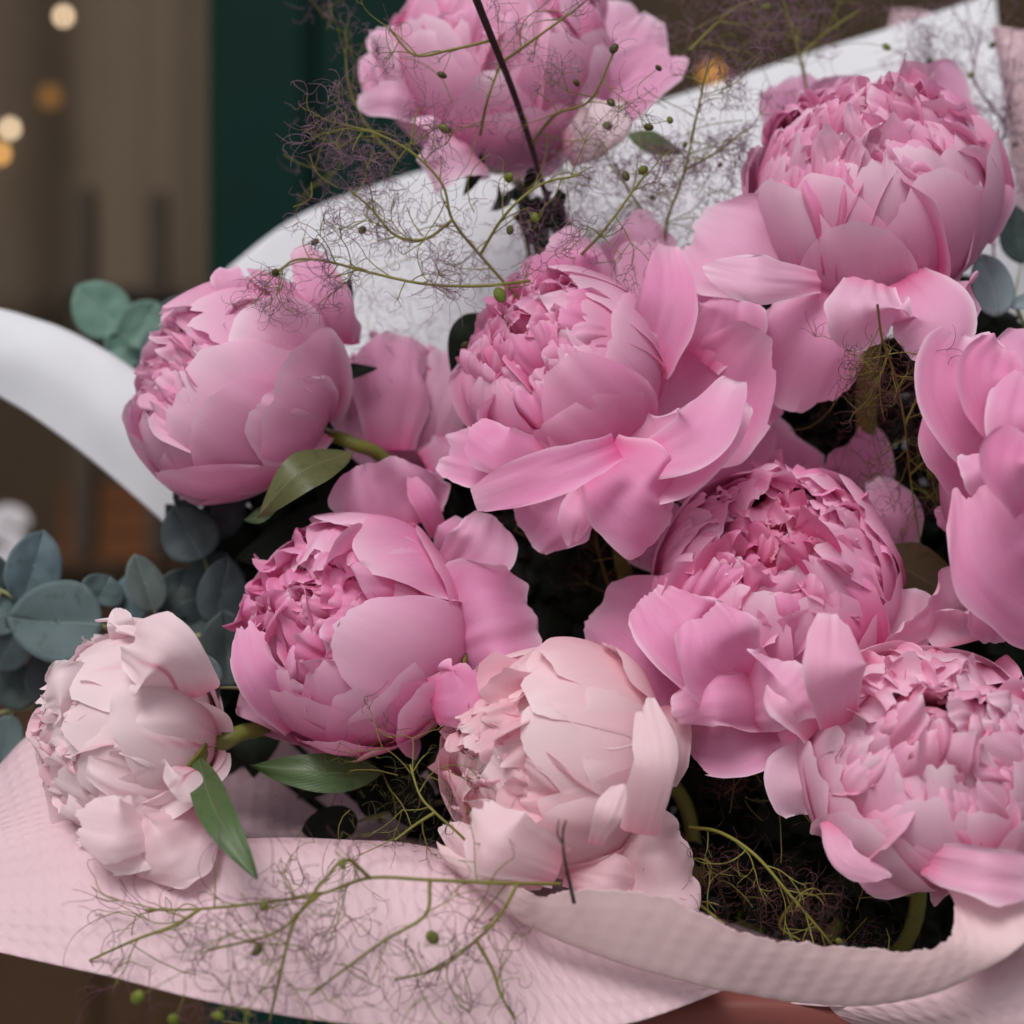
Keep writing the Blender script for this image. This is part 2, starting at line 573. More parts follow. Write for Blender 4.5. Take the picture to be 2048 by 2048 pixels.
# small lit bulbs in the shop
def bulb(px, py, y, r, col, s, label):
    import bmesh
    root = empty("light_bulb", P(px, py, y))
    tag(root, label, "light bulb", "warm bulbs lit inside the shop")
    bm = bmesh.new()
    bmesh.ops.create_uvsphere(bm, u_segments=16, v_segments=10, radius=r)
    for v in bm.verts:
        if v.co.z > 0:
            v.co.z *= 1.35
            f = 1 - 0.25 * (v.co.z / (1.35 * r)) ** 2
            v.co.x *= f; v.co.y *= f
    me = bpy.data.meshes.new("glass")
    bm.to_mesh(me); bm.free()
    link("glass", me, emit("bulb_glow", col, s), root)
    V, F = tube([(0, 0, r * 1.1), (0, 0, r * 2.0)], [r * 0.45, r * 0.4], 8)
    link("socket", mesh_from("socket", V, F), M_TWIGD, root)
    V, F = tube([(0, 0, r * 1.9), (0, 0, r * 1.9 + 0.6)], [r * 0.12] * 2, 6)
    link("wire", mesh_from("wire", V, F), M_TWIGD, root)
bulb(127, 33, 1.20, 0.0045, (1.0, 0.72, 0.46), 4.2, "pale warm bulb hanging highest before the curtain")
bulb(20, 258, 1.20, 0.0045, (1.0, 0.74, 0.48), 4.2, "pale warm bulb hanging just above a golden bulb")
bulb(0, 308, 1.20, 0.0055, (1.0, 0.50, 0.14), 2.6, "golden bulb hanging just below a pale bulb")
bulb(100, 195, 1.23, 0.009, (0.9, 0.42, 0.10), 0.32, "dim amber bulb hanging alone before the curtain")
bulb(1425, 150, 1.60, 0.010, (1.0, 0.45, 0.10), 1.1, "amber bulb glowing behind the upper paper edge")

# painted letter on the window: an s of swept strokes
LY = 0.86
lp = [(48, 1052), (40, 1035), (18, 1028), (-4, 1036), (-8, 1056), (8, 1068), (30, 1078), (40, 1094), (30, 1112), (8, 1118), (-14, 1108), (-20, 1096)]
lc = cat_rom([P(a, b, LY) for a, b in lp], 60)
V, F = tube(lc, 0.0068, 8)
V[:, 1] = LY - 0.004 + (V[:, 1] - LY) * 0.12
lt = link("letter", mesh_from("letter", V, F), M_LETTER)
tag(lt, "white letter s on the shop window above the eucalyptus", "letter")
# window pane carrying the letter, with a faint reflection
m, nt, out = new_mat("window_glass")
tr_ = nd(nt, "ShaderNodeBsdfTransparent"); gl_ = nd(nt, "ShaderNodeBsdfGlossy", Roughness=0.02)
fr_ = nd(nt, "ShaderNodeFresnel", IOR=1.10); mx_ = nd(nt, "ShaderNodeMixShader")
nt.links.new(fr_.outputs[0], mx_.inputs[0]); nt.links.new(tr_.outputs[0], mx_.inputs[1]); nt.links.new(gl_.outputs[0], mx_.inputs[2])
nt.links.new(mx_.outputs[0], out.inputs["Surface"])
M_GLASS = m
for a, b in ((-700, 424), (1074, 2700)):
    w = box_obj("window_pane", X(a, 0.866), X(b, 0.866), 0.866, 0.872, zl, zh, M_GLASS, None, 0.0)
    tag(w, None, None, kind="structure")

# ---------------------------------------------------------------- wrapping paper
def sheet(name, rows, mat, nu=160, nv=90, thick=0.0007, rough=0.0, seed=1, torn=None, emb=0.0):
    """rows: list of rows of (px,py,y) control points, smooth surface through them"""
    n = max(len(r) for r in rows)
    rr = [cat_rom([P(*p) for p in r], nu) for r in rows]
    A = np.stack(rr, 0)                                        # rows, nu, 3
    S = np.stack([cat_rom(A[:, j], nv) for j in range(nu)], 1)   # nv, nu, 3
    du = np.linalg.norm(np.diff(S, axis=1), axis=2).mean(0)
    dv = np.linalg.norm(np.diff(S, axis=0), axis=2).mean(1)
    U = np.concatenate([[0], np.cumsum(du)])
    Vv = np.concatenate([[0], np.cumsum(dv)])
    UU, VV = np.meshgrid(U, Vv)
    N = unitr(np.cross(np.gradient(S, axis=1), np.gradient(S, axis=0)))
    if rough:
        S = S + N * (rough * noise2(UU * 28, VV * 28, seed) + 0.4 * rough * noise2(UU * 70, VV * 70, seed + 3))[..., None]
    if torn:
        T = unitr(S[0] - S[2])
        j = torn * (noise1(U * 260, seed) * 0.6 + noise1(U * 900, seed + 1) * 0.4 + noise1(U * 90, seed + 2) * 0.9)
        for i in range(4):
            S[i] += T * (j * (1 - i / 4))[:, None]
    if emb:
        k = 2 * math.pi / 0.0062
        S = S + N * (emb * np.sin(UU * k * 0.75 + VV * k * 0.55) * (0.75 + 0.25 * np.sin(UU * k * 0.35 - VV * k * 0.8)) * (0.45 + 0.55 * noise1(UU * 14, 3)))[..., None]
    pc = np.stack([UU, VV, np.zeros_like(UU)], -1).reshape(-1, 3)
    o = link(name, mesh_from(name, S.reshape(-1, 3), grid_faces(nv, nu), pc=pc), mat)
    s = o.modifiers.new("thick", 'SOLIDIFY')
    s.thickness = thick
    s.offset = 0
    return o


# white sheet standing up behind the flowers
o = sheet("wrapping_paper", [
    [(362, 618, 0.180), (575, 446, 0.210), (770, 366, 0.225), (1000, 300, 0.230), (1320, 202, 0.230), (1650, 98, 0.225), (1990, -15, 0.210)],
    [(470, 800, 0.155), (650, 680, 0.185), (830, 620, 0.200), (1050, 560, 0.205), (1340, 470, 0.205), (1650, 380, 0.200), (2020, 260, 0.180)],
    [(640, 1050, 0.130), (800, 1000, 0.150), (950, 960, 0.160), (1120, 920, 0.165), (1360, 860, 0.165), (1640, 800, 0.160), (2060, 640, 0.150)],
    [(900, 1500, 0.100), (1000, 1450, 0.120), (1100, 1420, 0.130), (1240, 1400, 0.130), (1420, 1380, 0.130), (1650, 1360, 0.130), (2080, 1200, 0.120)],
    [(1200, 2100, 0.060), (1260, 2090, 0.080), (1320, 2080, 0.090), (1400, 2080, 0.090), (1500, 2080, 0.090), (1620, 2080, 0.090), (1800, 2000, 0.080)],
], M_WHITE, 120, 100, rough=0.0006, seed=4)
tag(o, "tall white paper sheet standing straight up behind the peonies", "paper", "sheets of wrapping paper")
# white rolled flap at the side
o = sheet("wrapping_paper", [
    [(-260, 596, .150), (-60, 622, .145), (60, 650, .14), (170, 700, .135), (300, 782, .13), (420, 890, .13), (560, 1050, .13)],
    [(-270, 582, .138), (-70, 608, .133), (50, 636, .128), (165, 684, .123), (298, 764, .118), (420, 872, .118), (565, 1030, .12)],
    [(-285, 645, .130), (-85, 675, .125), (35, 716, .120), (155, 778, .115), (285, 870, .110), (410, 975, .112), (570, 1090, .115)],
    [(-295, 722, .134), (-95, 752, .129), (25, 808, .124), (145, 890, .118), (272, 996, .113), (390, 1095, .113), (560, 1190, .115)],
], M_WHITE, 110, 60, rough=0.0009, seed=9)
tag(o, "white paper flap rolled into a tube below the round green leaves", "paper", "sheets of wrapping paper")
# pink sheet rolled over the front
o = sheet("wrapping_paper", [
    [(-140, 1640, .055), (0, 1530, .06), (130, 1432, .065), (400, 1440, .11), (650, 1480, .13), (900, 1560, .11), (1150, 1700, .06), (1380, 1850, .04)],
    [(-150, 1650, .02), (-20, 1560, .025), (110, 1475, .03), (390, 1570, .10), (640, 1620, .11), (900, 1665, .08), (1150, 1790, .03), (1400, 1900, .01)],
    [(-150, 1700, -.015), (-10, 1640, -.015), (150, 1600, -.012), (390, 1676, .03), (640, 1680, .04), (890, 1704, .03), (1140, 1830, -.02), (1410, 1925, -.035)],
    [(-150, 1740, -.03), (0, 1700, -.032), (165, 1670, -.035), (395, 1690, -.040), (640, 1688, -.042), (890, 1715, -.045), (1140, 1840, -.048), (1420, 1935, -.05)],
    [(-150, 1800, -.045), (10, 1800, -.055), (180, 1800, -.064), (410, 1820, -.068), (660, 1830, -.070), (900, 1850, -.070), (1150, 1920, -.068), (1440, 1950, -.064)],
    [(-150, 1872, -.050), (0, 1905, -.066), (200, 1950, -.082), (480, 2016, -.092), (720, 2050, -.094), (1000, 2070, -.090), (1250, 2050, -.080), (1462, 1976, -.066)],
], M_PINK, 260, 170, rough=0.0008, seed=2)
tag(o, "broad pink embossed paper rolled over beneath the white-pink peony", "paper", "sheets of wrapping paper")
# front band with the torn edge
TOPE = [(872, 1684, -.056), (1010, 1762, -.082), (1075, 1790, -.094), (1180, 1782, -.102), (1325, 1790, -.107), (1440, 1848, -.110), (1560, 1880, -.110), (1700, 1896, -.108), (1840, 1903, -.104), (1900, 1870, -.098), (1912, 1815, -.088), (1890, 1755, -.076), (1905, 1712, -.068), (2070, 1740, -.062)]
BOTE = [(882, 1710, -.060), (1008, 1822, -.076), (1100, 1872, -.082), (1220, 1918, -.084), (1345, 1956, -.084), (1465, 1986, -.084), (1595, 2006, -.084), (1730, 2010, -.086), (1870, 1986, -.092), (1965, 1942, -.098), (2015, 1912, -.102), (2050, 1884, -.102), (2070, 1866, -.100), (2100, 1850, -.096)]
TOPE = [(a, b, d + .55 * max(0, e - d)) for (a, b, d), (_, _, e) in zip(TOPE, BOTE)]
def blend(f, dy):
    return [tuple((1 - f) * a[k] + f * b[k] + (dy if k == 2 else 0) for k in range(3)) for a, b in zip(TOPE, BOTE)]
o = sheet("wrapping_paper", [TOPE, blend(.3, -.001), blend(.65, -.001), blend(.95, .0), blend(1.0, .002), [(a, b - 2, d + .008) for a, b, d in BOTE]],
          M_BAND, 420, 90, rough=0.0006, seed=12, torn=0.0012, emb=0.00022, thick=.0004)
tag(o, "curled pink paper band with a torn white edge below the peonies", "paper", "sheets of wrapping paper")
# pink sheets below and inside
o = sheet("wrapping_paper", [
    [(1560, 1990, -.03), (1750, 1975, -.045), (1900, 1930, -.055), (2120, 1850, -.06)],
    [(1600, 2020, -.04), (1780, 2010, -.06), (1930, 1985, -.072), (2130, 1940, -.075)],
    [(1780, 2060, -.05), (1900, 2080, -.065), (2000, 2080, -.075), (2140, 2070, -.078)],
], M_PINK, 120, 60, rough=0.0008, seed=21, emb=0.0002)
tag(o, "pink embossed paper sheet wrapped beneath the torn paper band", "paper", "sheets of wrapping paper")
M_PINK_SHADE = paper_material("shaded_pink_paper", (0.28, 0.085, 0.075), 0.0, transl=0.2)  # pink paper, its shadow put into this darker red colour
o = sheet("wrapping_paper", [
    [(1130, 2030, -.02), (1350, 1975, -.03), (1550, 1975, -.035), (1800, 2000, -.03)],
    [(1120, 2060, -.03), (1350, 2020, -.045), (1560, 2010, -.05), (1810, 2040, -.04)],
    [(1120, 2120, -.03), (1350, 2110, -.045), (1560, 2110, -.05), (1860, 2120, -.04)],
], M_PINK_SHADE, 80, 40, rough=0.001, seed=22)
tag(o, "pink paper layer with shadow put into its reddish colour under the torn pink band", "paper", "sheets of wrapping paper")
o = sheet("wrapping_paper", [
    [(1250, 1800, .03), (1400, 1830, .04), (1600, 1890, .05), (1800, 1910, .05), (2000, 1900, .04)],
    [(1250, 1860, .00), (1400, 1880, .01), (1600, 1930, .015), (1800, 1950, .015), (2000, 1930, .0)],
    [(1260, 1960, -.03), (1400, 1990, -.04), (1600, 2010, -.05), (1800, 2010, -.05), (2000, 1960, -.04)],
], M_PINK, 80, 50, rough=0.0015, seed=23)
tag(o, "inner pink paper layer showing dimly through the opening", "paper", "sheets of wrapping paper")
o = sheet("wrapping_paper", [
    [(1786, 18, .24), (1840, 22, .242), (1960, 52, .245), (2080, 66, .24)],
    [(1775, 110, .24), (1850, 130, .242), (1960, 160, .245), (2080, 190, .24)],
    [(1790, 420, .24), (1850, 430, .245), (1960, 440, .25), (2080, 460, .245)],
], M_PINK, 60, 50, rough=0.001, seed=24)
tag(o, "pink paper corner peeping out above the white sheet", "paper", "sheets of wrapping paper")
o = sheet("wrapping_paper", [
    [(1984, 52, .135), (2010, 56, .13), (2080, 70, .13)],
    [(2004, 170, .135), (2030, 180, .125), (2090, 200, .13)],
    [(2022, 330, .14), (2045, 340, .13), (2090, 350, .135)],
], M_PINK, 40, 40, rough=0.001, seed=25)
tag(o, "narrow pink paper strip folded beside the white sheet edge", "paper", "sheets of wrapping paper")

# ---------------------------------------------------------------- petals
PINK = dict(deep=(0.82, 0.11, 0.35), mid=(0.88, 0.44, 0.66), tip=(0.95, 0.76, 0.87))
ROSE = dict(deep=(0.82, 0.085, 0.32), mid=(0.88, 0.385, 0.63), tip=(0.95, 0.72, 0.85))
SOFT = dict(deep=(0.86, 0.14, 0.34), mid=(0.91, 0.51, 0.69), tip=(0.95, 0.78, 0.87))
PALE = dict(deep=(0.88, 0.34, 0.46), mid=(0.93, 0.66, 0.72), tip=(0.95, 0.80, 0.83))
INNER = dict(deep=(0.84, 0.25, 0.42), mid=(0.90, 0.58, 0.69), tip=(0.92, 0.72, 0.79))
BLUSH = dict(deep=(0.87, 0.32, 0.44), mid=(0.93, 0.755, 0.80), tip=(0.95, 0.84, 0.86))


def petal_grid(S, N, W, cup, nu, nv, r, drop=0.4, power=2.2, tooth=0.02, notch=0.0, ruffle=0.0, rfreq=3.0, curl=0.0, bumpy=0.0, size=1.0, sidelift=0.0, fold=0.0, irr=0.35):
    """S spine (k,3), N convex normal (k,3), W half width (k,), cup radius (k,) in the same unit; size = scale of petal"""
    sd = r.uniform(0, 1000)
    u = np.linspace(-1, 1, nu)
    v = np.linspace(0, 1, nv)
    off = r.uniform(-0.15, 0.15)
    uo = np.clip(np.abs(u - off * 0.5), 0, 1) * 0.985
    Lu = 1 - drop * 1.25 * (1 - np.sqrt(1 - uo ** power))
    Lu = Lu + tooth * (noise1(u * 4.5 + sd, sd) * 1.0 + 0.8 * noise1(u * 11 + sd, sd + 1) + 0.6 * noise1(u * 24, sd + 2))
    if notch:
        c = r.uniform(-0.35, 0.35)
        Lu = Lu - notch * np.exp(-((u - c) / 0.10) ** 2)
    Lu = Lu + irr * 0.09 * noise1(u * 1.6 + sd * 1.3, sd + 20)
    vv = v[:, None] * Lu[None, :]
    uu = np.broadcast_to(u[None, :], vv.shape)
    T = unitr(np.gradient(S, axis=0))
    B = unitr(np.cross(T, N))
    N = np.cross(B, T)
    Sv, Nv, Bv = interp(S, vv), unitr(interp(N, vv)), unitr(interp(B, vv))
    w = interp(W, vv)
    edge_w = 1 + 0.06 * noise1(v * 5 + sd, sd + 5)[:, None] + tooth * 0.8 * noise1(v * 14, sd + 6)[:, None]
    side = np.where(uu > 0, noise1(v * 2.2 + sd, sd + 21)[:, None], noise1(v * 2.2 + sd + 7, sd + 22)[:, None])
    s = uu * w * edge_w * (1 + irr * 0.20 * side)
    rc = interp(cup, vv)
    a = np.clip(s / rc, -1.75, 1.75)
    out = Sv + Bv * (rc * np.sin(a))[..., None] - Nv * (rc * (1 - np.cos(a)))[..., None]
    e = np.clip(np.maximum(np.abs(uu) ** 2.0, vv ** 2), 0, 1)
    d = ruffle * size * e * (noise1(uu * rfreq + sd + vv * 0.8, sd + 9) + 0.3 * noise1(uu * rfreq * 2.3 + sd, sd + 10))
    d = d + ruffle * 0.16 * size * e ** 4 * noise1(uu * rfreq * 4.5 + sd + vv, sd + 12)
    d = d + bumpy * size * (noise2(uu * 1.7 + sd, vv * 1.9 + sd, sd + 11) + 0.38 * noise2(uu * 4.4 + sd, vv * 3.2 + sd, sd + 13) + 0.04 * noise2(uu * 11 + sd, vv * 4 + sd, sd + 14))
    d = d + (curl * (0.55 + 0.9 * noise1(uu * 1.3 + vv * 1.7 + sd, sd + 23)) + irr * 0.10 * noise1(uu * 1.9 - vv * 1.5 + sd, sd + 24)) * size * np.clip((e - 0.5) / 0.5, 0, 1) ** 2
    d = d + sidelift * size * uu
    if fold:
        d = d - fold * size * np.abs(uu) * vv
    out = out + Nv * d[..., None]
    return out, uu, vv, e


def petal_color(pal, uu, vv, e, r, streak=0.0, shade=0.0, ramp=0.55, heart=0.0):
    deep, mid, tip = (np.array(pal[k]) for k in ("deep", "mid", "tip"))
    t = np.clip(vv / ramp, 0, 1)[..., None] ** 0.8
    c = deep * (1 - t) + mid * t
    k = np.clip((e - 0.45) / 0.55, 0, 1)[..., None] ** 1.7
    j = r.uniform(0.5, 1.0)
    c = c * (1 - k * j) + tip * k * j
    rim = np.clip((np.maximum(np.abs(uu), vv) - 0.93) / 0.07, 0, 1)[..., None] * 0.45
    c = c * (1 - rim) + (tip * 0.4 + 0.6 * np.array((0.95, 0.84, 0.90))) * rim
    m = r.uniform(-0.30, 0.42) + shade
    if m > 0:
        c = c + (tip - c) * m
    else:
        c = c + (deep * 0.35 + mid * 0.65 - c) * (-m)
    if heart:
        c = c + (np.array((0.74, 0.07, 0.25)) - c) * (heart * (1 - 0.55 * e[..., None]))
    if streak:
        c0 = r.uniform(-0.5, 0.5)
        s = np.exp(-((uu - c0 - 0.1 * np.sin(vv * 5)) / 0.05) ** 2) * np.clip((0.9 - vv) * 2, 0, 1) * streak
        c = c * (1 - s[..., None]) + np.array((0.62, 0.05, 0.20)) * s[..., None]
    return np.clip(c, 0, 1)


class Peony:
    """one peony: Empty at the base of the head; axis = direction the bloom faces"""

    def __init__(self, px, py, y, Rpx, axis, pal, label, seed, squash=0.92, heart=0.32):
        self.k = (y - CAM_Y) / -CAM_Y
        self.R = Rpx * SP * self.k
        self.c = P(px, py, y)
        self.y = y
        self.axis = unit(axis)
        z = self.axis
        x = unit(np.cross((0, 0, 1) if abs(z[2]) < 0.9 else (0, 1, 0), z))
        self.rot = np.stack([x, np.cross(z, x), z], 1)           # columns
        self.base = self.c - z * self.R * squash
        self.root = empty("peony", self.base, self.rot)
        tag(self.root, label, "peony", "peonies in the bouquet")
        self.r = np.random.default_rng(seed)
        self.pal = pal
        self.sq = squash
        self.heart = heart

    def loc(self, W):
        return (np.asarray(W) - self.base) @ self.rot

    def to_base(self, V):
        """ball coordinates (centre of the ball, unit R) -> local coordinates of the Empty"""
        V = V.copy()
        V[..., 2] = (V[..., 2] + 1) * self.sq
        return V * self.R

    def add(self, name, G, col, uu, vv):
        nv, nu = uu.shape
        pc = np.stack([uu * 0.5, vv, np.full_like(uu, self.r.uniform(0, 50))], -1).reshape(-1, 3)
        return link(name, mesh_from(name, G.reshape(-1, 3), grid_faces(nv, nu), col.reshape(-1, 3), pc), M_PETAL, self.root)

    def shell(self, name, phi, rho, th_tip, W, nu=20, nv=18, flare=0.0, hug=1.0, th0=172, lean=0.0, pal=None, streak=0.0, shade=0.0, **kw):
        """petal hugging the ball; th_tip polar angle of its tip from the axis"""
        r = self.r
        th = np.radians(np.linspace(th0, th_tip, 24))
        t = np.linspace(0, 1, 24)
        rr = rho * (1 + flare * t ** 3)
        S = np.stack([rr * np.sin(th), 0 * th, -rr * np.cos(th) * -1], 1)
        S[:, 2] = rr * np.cos(th)
        T = unitr(np.gradient(S, axis=0))
        Nn = np.stack([T[:, 2], 0 * th, -T[:, 0]], 1)           # perpendicular in the meridian plane
        Nn *= np.sign((Nn * S).sum(1, keepdims=True) + 1e-9)
        w = W * (0.16 + 0.84 * np.sin(np.clip(t / 0.72, 0, 1) * np.pi / 2)) * (1 - 0.12 * np.clip((t - 0.75) / 0.25, 0, 1))
        G, uu, vv, e = petal_grid(S, Nn, w, np.full(24, rho * hug), nu, nv, r, **kw)
        c, s = math.cos(phi), math.sin(phi)
        if lean:
            a = lean * vv ** 2
            G = np.stack([G[..., 0] * np.cos(a) - G[..., 1] * np.sin(a), G[..., 0] * np.sin(a) + G[..., 1] * np.cos(a), G[..., 2]], -1)
        G = np.stack([G[..., 0] * c - G[..., 1] * s, G[..., 0] * s + G[..., 1] * c, G[..., 2]], -1)
        return self.add(name, self.to_base(G), petal_color(pal or self.pal, uu, vv, e, r, streak, shade), uu, vv)

    def frill(self, phi, q, ztip, W, inward, nu=15, nv=12, **kw):
        """narrow inner petal rising from the heart, its ruffled tip at radius q"""
        r = self.r
        pts = np.array([(0.06, -0.75), (q * 1.05 + 0.05, -0.35), (q * 1.12 + 0.03, ztip - 0.42), (q * 1.05, ztip - 0.15), (q * 0.95 - 0.4 * inward, ztip - 0.02), (q * 0.86 - inward, ztip + 0.02 - 0.25 * inward)])
        m = cat_rom(pts, 26)
        t = np.linspace(0, 1, 26)
        S = np.stack([m[:, 0], 0 * t, m[:, 1]], 1)
        T = unitr(np.gradient(S, axis=0))
        Nn = np.stack([T[:, 2], 0 * t, -T[:, 0]], 1)
        w = W * (0.25 + 0.75 * np.clip(t / 0.75, 0, 1) ** 1.3)
        cup = max(0.16, q * r.uniform(0.7, 1.5)) * (1 if r.random() < 0.8 else -1)
        G, uu, vv, e = petal_grid(S, Nn, w, np.full(26, cup), nu, nv, r, **kw)
        tw = r.uniform(-0.6, 0.6)
        ctr = np.array([q, 0, 0])
        a = tw * vv ** 2
        D = G - ctr
        G = np.stack([D[..., 0] * np.cos(a) - D[..., 1] * np.sin(a), D[..., 0] * np.sin(a) + D[..., 1] * np.cos(a), D[..., 2]], -1) + ctr
        c, s = math.cos(phi), math.sin(phi)
        G = np.stack([G[..., 0] * c - G[..., 1] * s, G[..., 0] * s + G[..., 1] * c, G[..., 2]], -1)
        return self.add("inner_petal", self.to_base(G), petal_color(self.pal, uu, np.clip((vv - .30) / .70, 0, 1), np.clip((vv - .72) / .28, 0, 1), r, 0.0, 0.05, ramp=.75, heart=self.heart * max(0, 1 - q / .55)), uu, vv)

    def ball(self, guards=6, tip=58, frills=44, mids=10, open_=0.76, n2=6, dome=0.97, streak=0.0, phase=None, outer=0, otip=(78, 108), fw=.9):
        r = self.r
        ph = r.uniform(0, 6.28) if phase is None else phase
        # short broad petals overlapping outside near the base
        for i in range(outer):
            self.shell("petal", ph + .9 + i * 2 * math.pi / outer + r.uniform(-.25, .25), 1.05 + 0.02 * (i % 3), r.uniform(*otip), r.uniform(.55, .85), nu=26, nv=24,
                       drop=r.uniform(.4, .6), tooth=0.014, notch=r.choice([0, 0, .06]), ruffle=0.05, rfreq=2.2, curl=r.uniform(-.02, .12), bumpy=0.035, sidelift=r.uniform(-.03, .03), lean=r.uniform(-.3, .3), streak=streak if r.random() < .5 else 0, flare=r.uniform(.0, .06))
        # smooth guard petals outside
        for i in range(guards):
            self.shell("petal", ph + i * 2 * math.pi / guards + r.uniform(-.2, .2), 1.0 + 0.014 * (i % 3), tip + r.uniform(-12, 18), r.uniform(.70, .92), nu=26, nv=24,
                       drop=r.uniform(.3, .5), tooth=0.012, notch=r.choice([0, 0, .05, .09]), ruffle=0.035, rfreq=2.4, curl=r.uniform(-.03, .07), bumpy=0.02, sidelift=0.012, lean=r.uniform(-.2, .2), streak=streak if r.random() < .5 else 0, flare=r.uniform(-.03, .05))
        # second whorl
        for i in range(n2):
            self.shell("petal", ph + .45 + i * 2 * math.pi / n2 + r.uniform(-.25, .25), 0.95 + 0.014 * (i % 3), tip - 15 + r.uniform(-9, 11), r.uniform(.52, .74), nu=26, nv=22,
                       drop=r.uniform(.3, .5), tooth=0.02, notch=r.choice([0, .05, .1]), ruffle=0.05, rfreq=3.2, curl=r.uniform(-.05, .04), bumpy=0.022, sidelift=0.012, lean=r.uniform(-.3, .3))
        for i in range(mids):
            self.shell("petal", ph + i * 2.39996, r.uniform(.82, .92), tip - 25 + r.uniform(-15, 12), r.uniform(.34, .54), nu=24, nv=18, th0=150,
                       drop=r.uniform(.25, .5), tooth=0.02, notch=r.choice([0, 0, 0, .08]), ruffle=0.09, rfreq=3.0, curl=r.uniform(-.08, .10), bumpy=0.04, irr=.8, sidelift=r.uniform(-.06, .06), lean=r.uniform(-.5, .5))
        for i in range(frills):
            f = (i + .5) / frills
            q = 0.02 + open_ * f ** .7
            z = dome * math.sqrt(max(0, 1 - (q * .98) ** 2)) + r.uniform(-.13, .03) - .10 * (q < .22)
            self.frill(i * 2.39996 + r.uniform(-.3, .3), q, z, (r.uniform(.22, .34) + .20 * q) * fw, r.uniform(.0, .22), nu=34, nv=16, drop=r.uniform(.2, .45), tooth=0.022, notch=r.choice([0, 0, .08, .14]),
                       ruffle=0.13, rfreq=3.0, curl=r.uniform(-.05, .12), bumpy=0.045, irr=.8)

    def big(self, deg, tip, W, rho=1.03, **kw):
        rho = rho + 0.02
        """large smooth petal laid over the ball; deg = direction around the axis (0 = to the right, 90 = up as the bloom faces the street)"""
        r = self.r
        k = dict(nu=30, nv=26, drop=r.uniform(.35, .5), tooth=.010, ruffle=.035, rfreq=2.0, curl=r.uniform(-.01, .07), bumpy=.02, irr=.5, sidelift=r.uniform(-.02, .02), lean=r.uniform(-.15, .15))
        k.update(kw)
        return self.shell("petal", math.radians(deg), rho, tip, W, **k)

    def free(self, pts, W, face=(0, -1, 0.15), cup=160, nu=36, nv=28, pal=None, streak=0.0, shade=0.0, name="petal", **kw):
        """petal through photo points (px,py,dy from the flower's depth); W half widths in px; cup radius in px (sign: + edges go away from 'face')"""
        Wd = np.array([P(a, b, self.y + d) for a, b, d in pts])
        S = cat_rom(Wd, 28)
        N = np.broadcast_to(unit(face), S.shape).copy()
        if isinstance(face, list):
            N = unitr(cat_rom(np.array(face, float), 28))
        kk = SP * self.k
        w = cat_rom(np.array(W, float)[:, None], 28)[:, 0] * kk * 1.08
        cp = np.full(28, cup * 1.55 * kk) if np.isscalar(cup) else cat_rom(np.array(cup, float)[:, None], 28)[:, 0] * kk
        if max(W) < 65:
            kw.setdefault("ruffle", .045); kw.setdefault("bumpy", .06)
        kw.setdefault("irr", 1.0); kw.setdefault("fold", float(self.r.uniform(-.10, .16))); kw.setdefault("drop", .27); kw.setdefault("power", 2.8); kw["tooth"] = kw.get("tooth", .02) * .8; kw.setdefault("ruffle", .10); kw.setdefault("rfreq", 2.2); kw.setdefault("bumpy", .09); kw.setdefault("curl", float(self.r.uniform(-.12, .12)))
        G, uu, vv, e = petal_grid(S, N, w, cp, nu, nv, self.r, size=float(w.max()), **kw)
        return self.add(name, self.loc(G), petal_color(pal or self.pal, uu, vv, e, self.r, streak, shade, ramp=.22), uu, vv)

    def stem(self, pts, rpx=16, mat=None):
        Wd = np.vstack([self.base + self.axis * self.R * 0.25, self.base - self.axis * 0.006, [P(*p) for p in pts]])
        V, F = tube(cat_rom(Wd, 30), rpx * SP * self.k, 12)
        V = self.loc(V)
        return link("stem", mesh_from("stem", V, F), mat or M_STEM, self.root)

    def sepals(self, n=4, size=.5, spread=105, rs=1.12):
        for i in range(n):
            r = self.r
            th = np.radians(np.linspace(178, 178 - spread * r.uniform(.45, .75), 16))
            S = np.stack([rs * np.sin(th), 0 * th, rs * np.cos(th)], 1)
            t = np.linspace(0, 1, 16)
            N = unitr(S)
            G, uu, vv, e = petal_grid(S, N, size * .55 * (0.3 + .7 * np.sin(np.clip(t * 1.4, 0, 1) * 1.57)), np.full(16, .9), 12, 12, r, drop=.6, power=1.6, tooth=.01, bumpy=.03)
            a = i * 6.283 / n + r.uniform(-.3, .3)
            c, s = math.cos(a), math.sin(a)
            G = np.stack([G[..., 0] * c - G[..., 1] * s, G[..., 0] * s + G[..., 1] * c, G[..., 2]], -1)
            o = link("sepal", mesh_from("sepal", self.to_base(G).reshape(-1, 3), grid_faces(12, 12)), M_SEPAL, self.root)
            sm = o.modifiers.new("thick", 'SOLIDIFY'); sm.thickness = 0.0008

    def leaf(self, pts, W, mat=None, face=(0, -1, 0.3), fold=.25):
        o = leaf_mesh("leaf", pts, W, mat or M_LEAF, self.r, face, fold, self.loc)
        o.parent = self.root
        return o


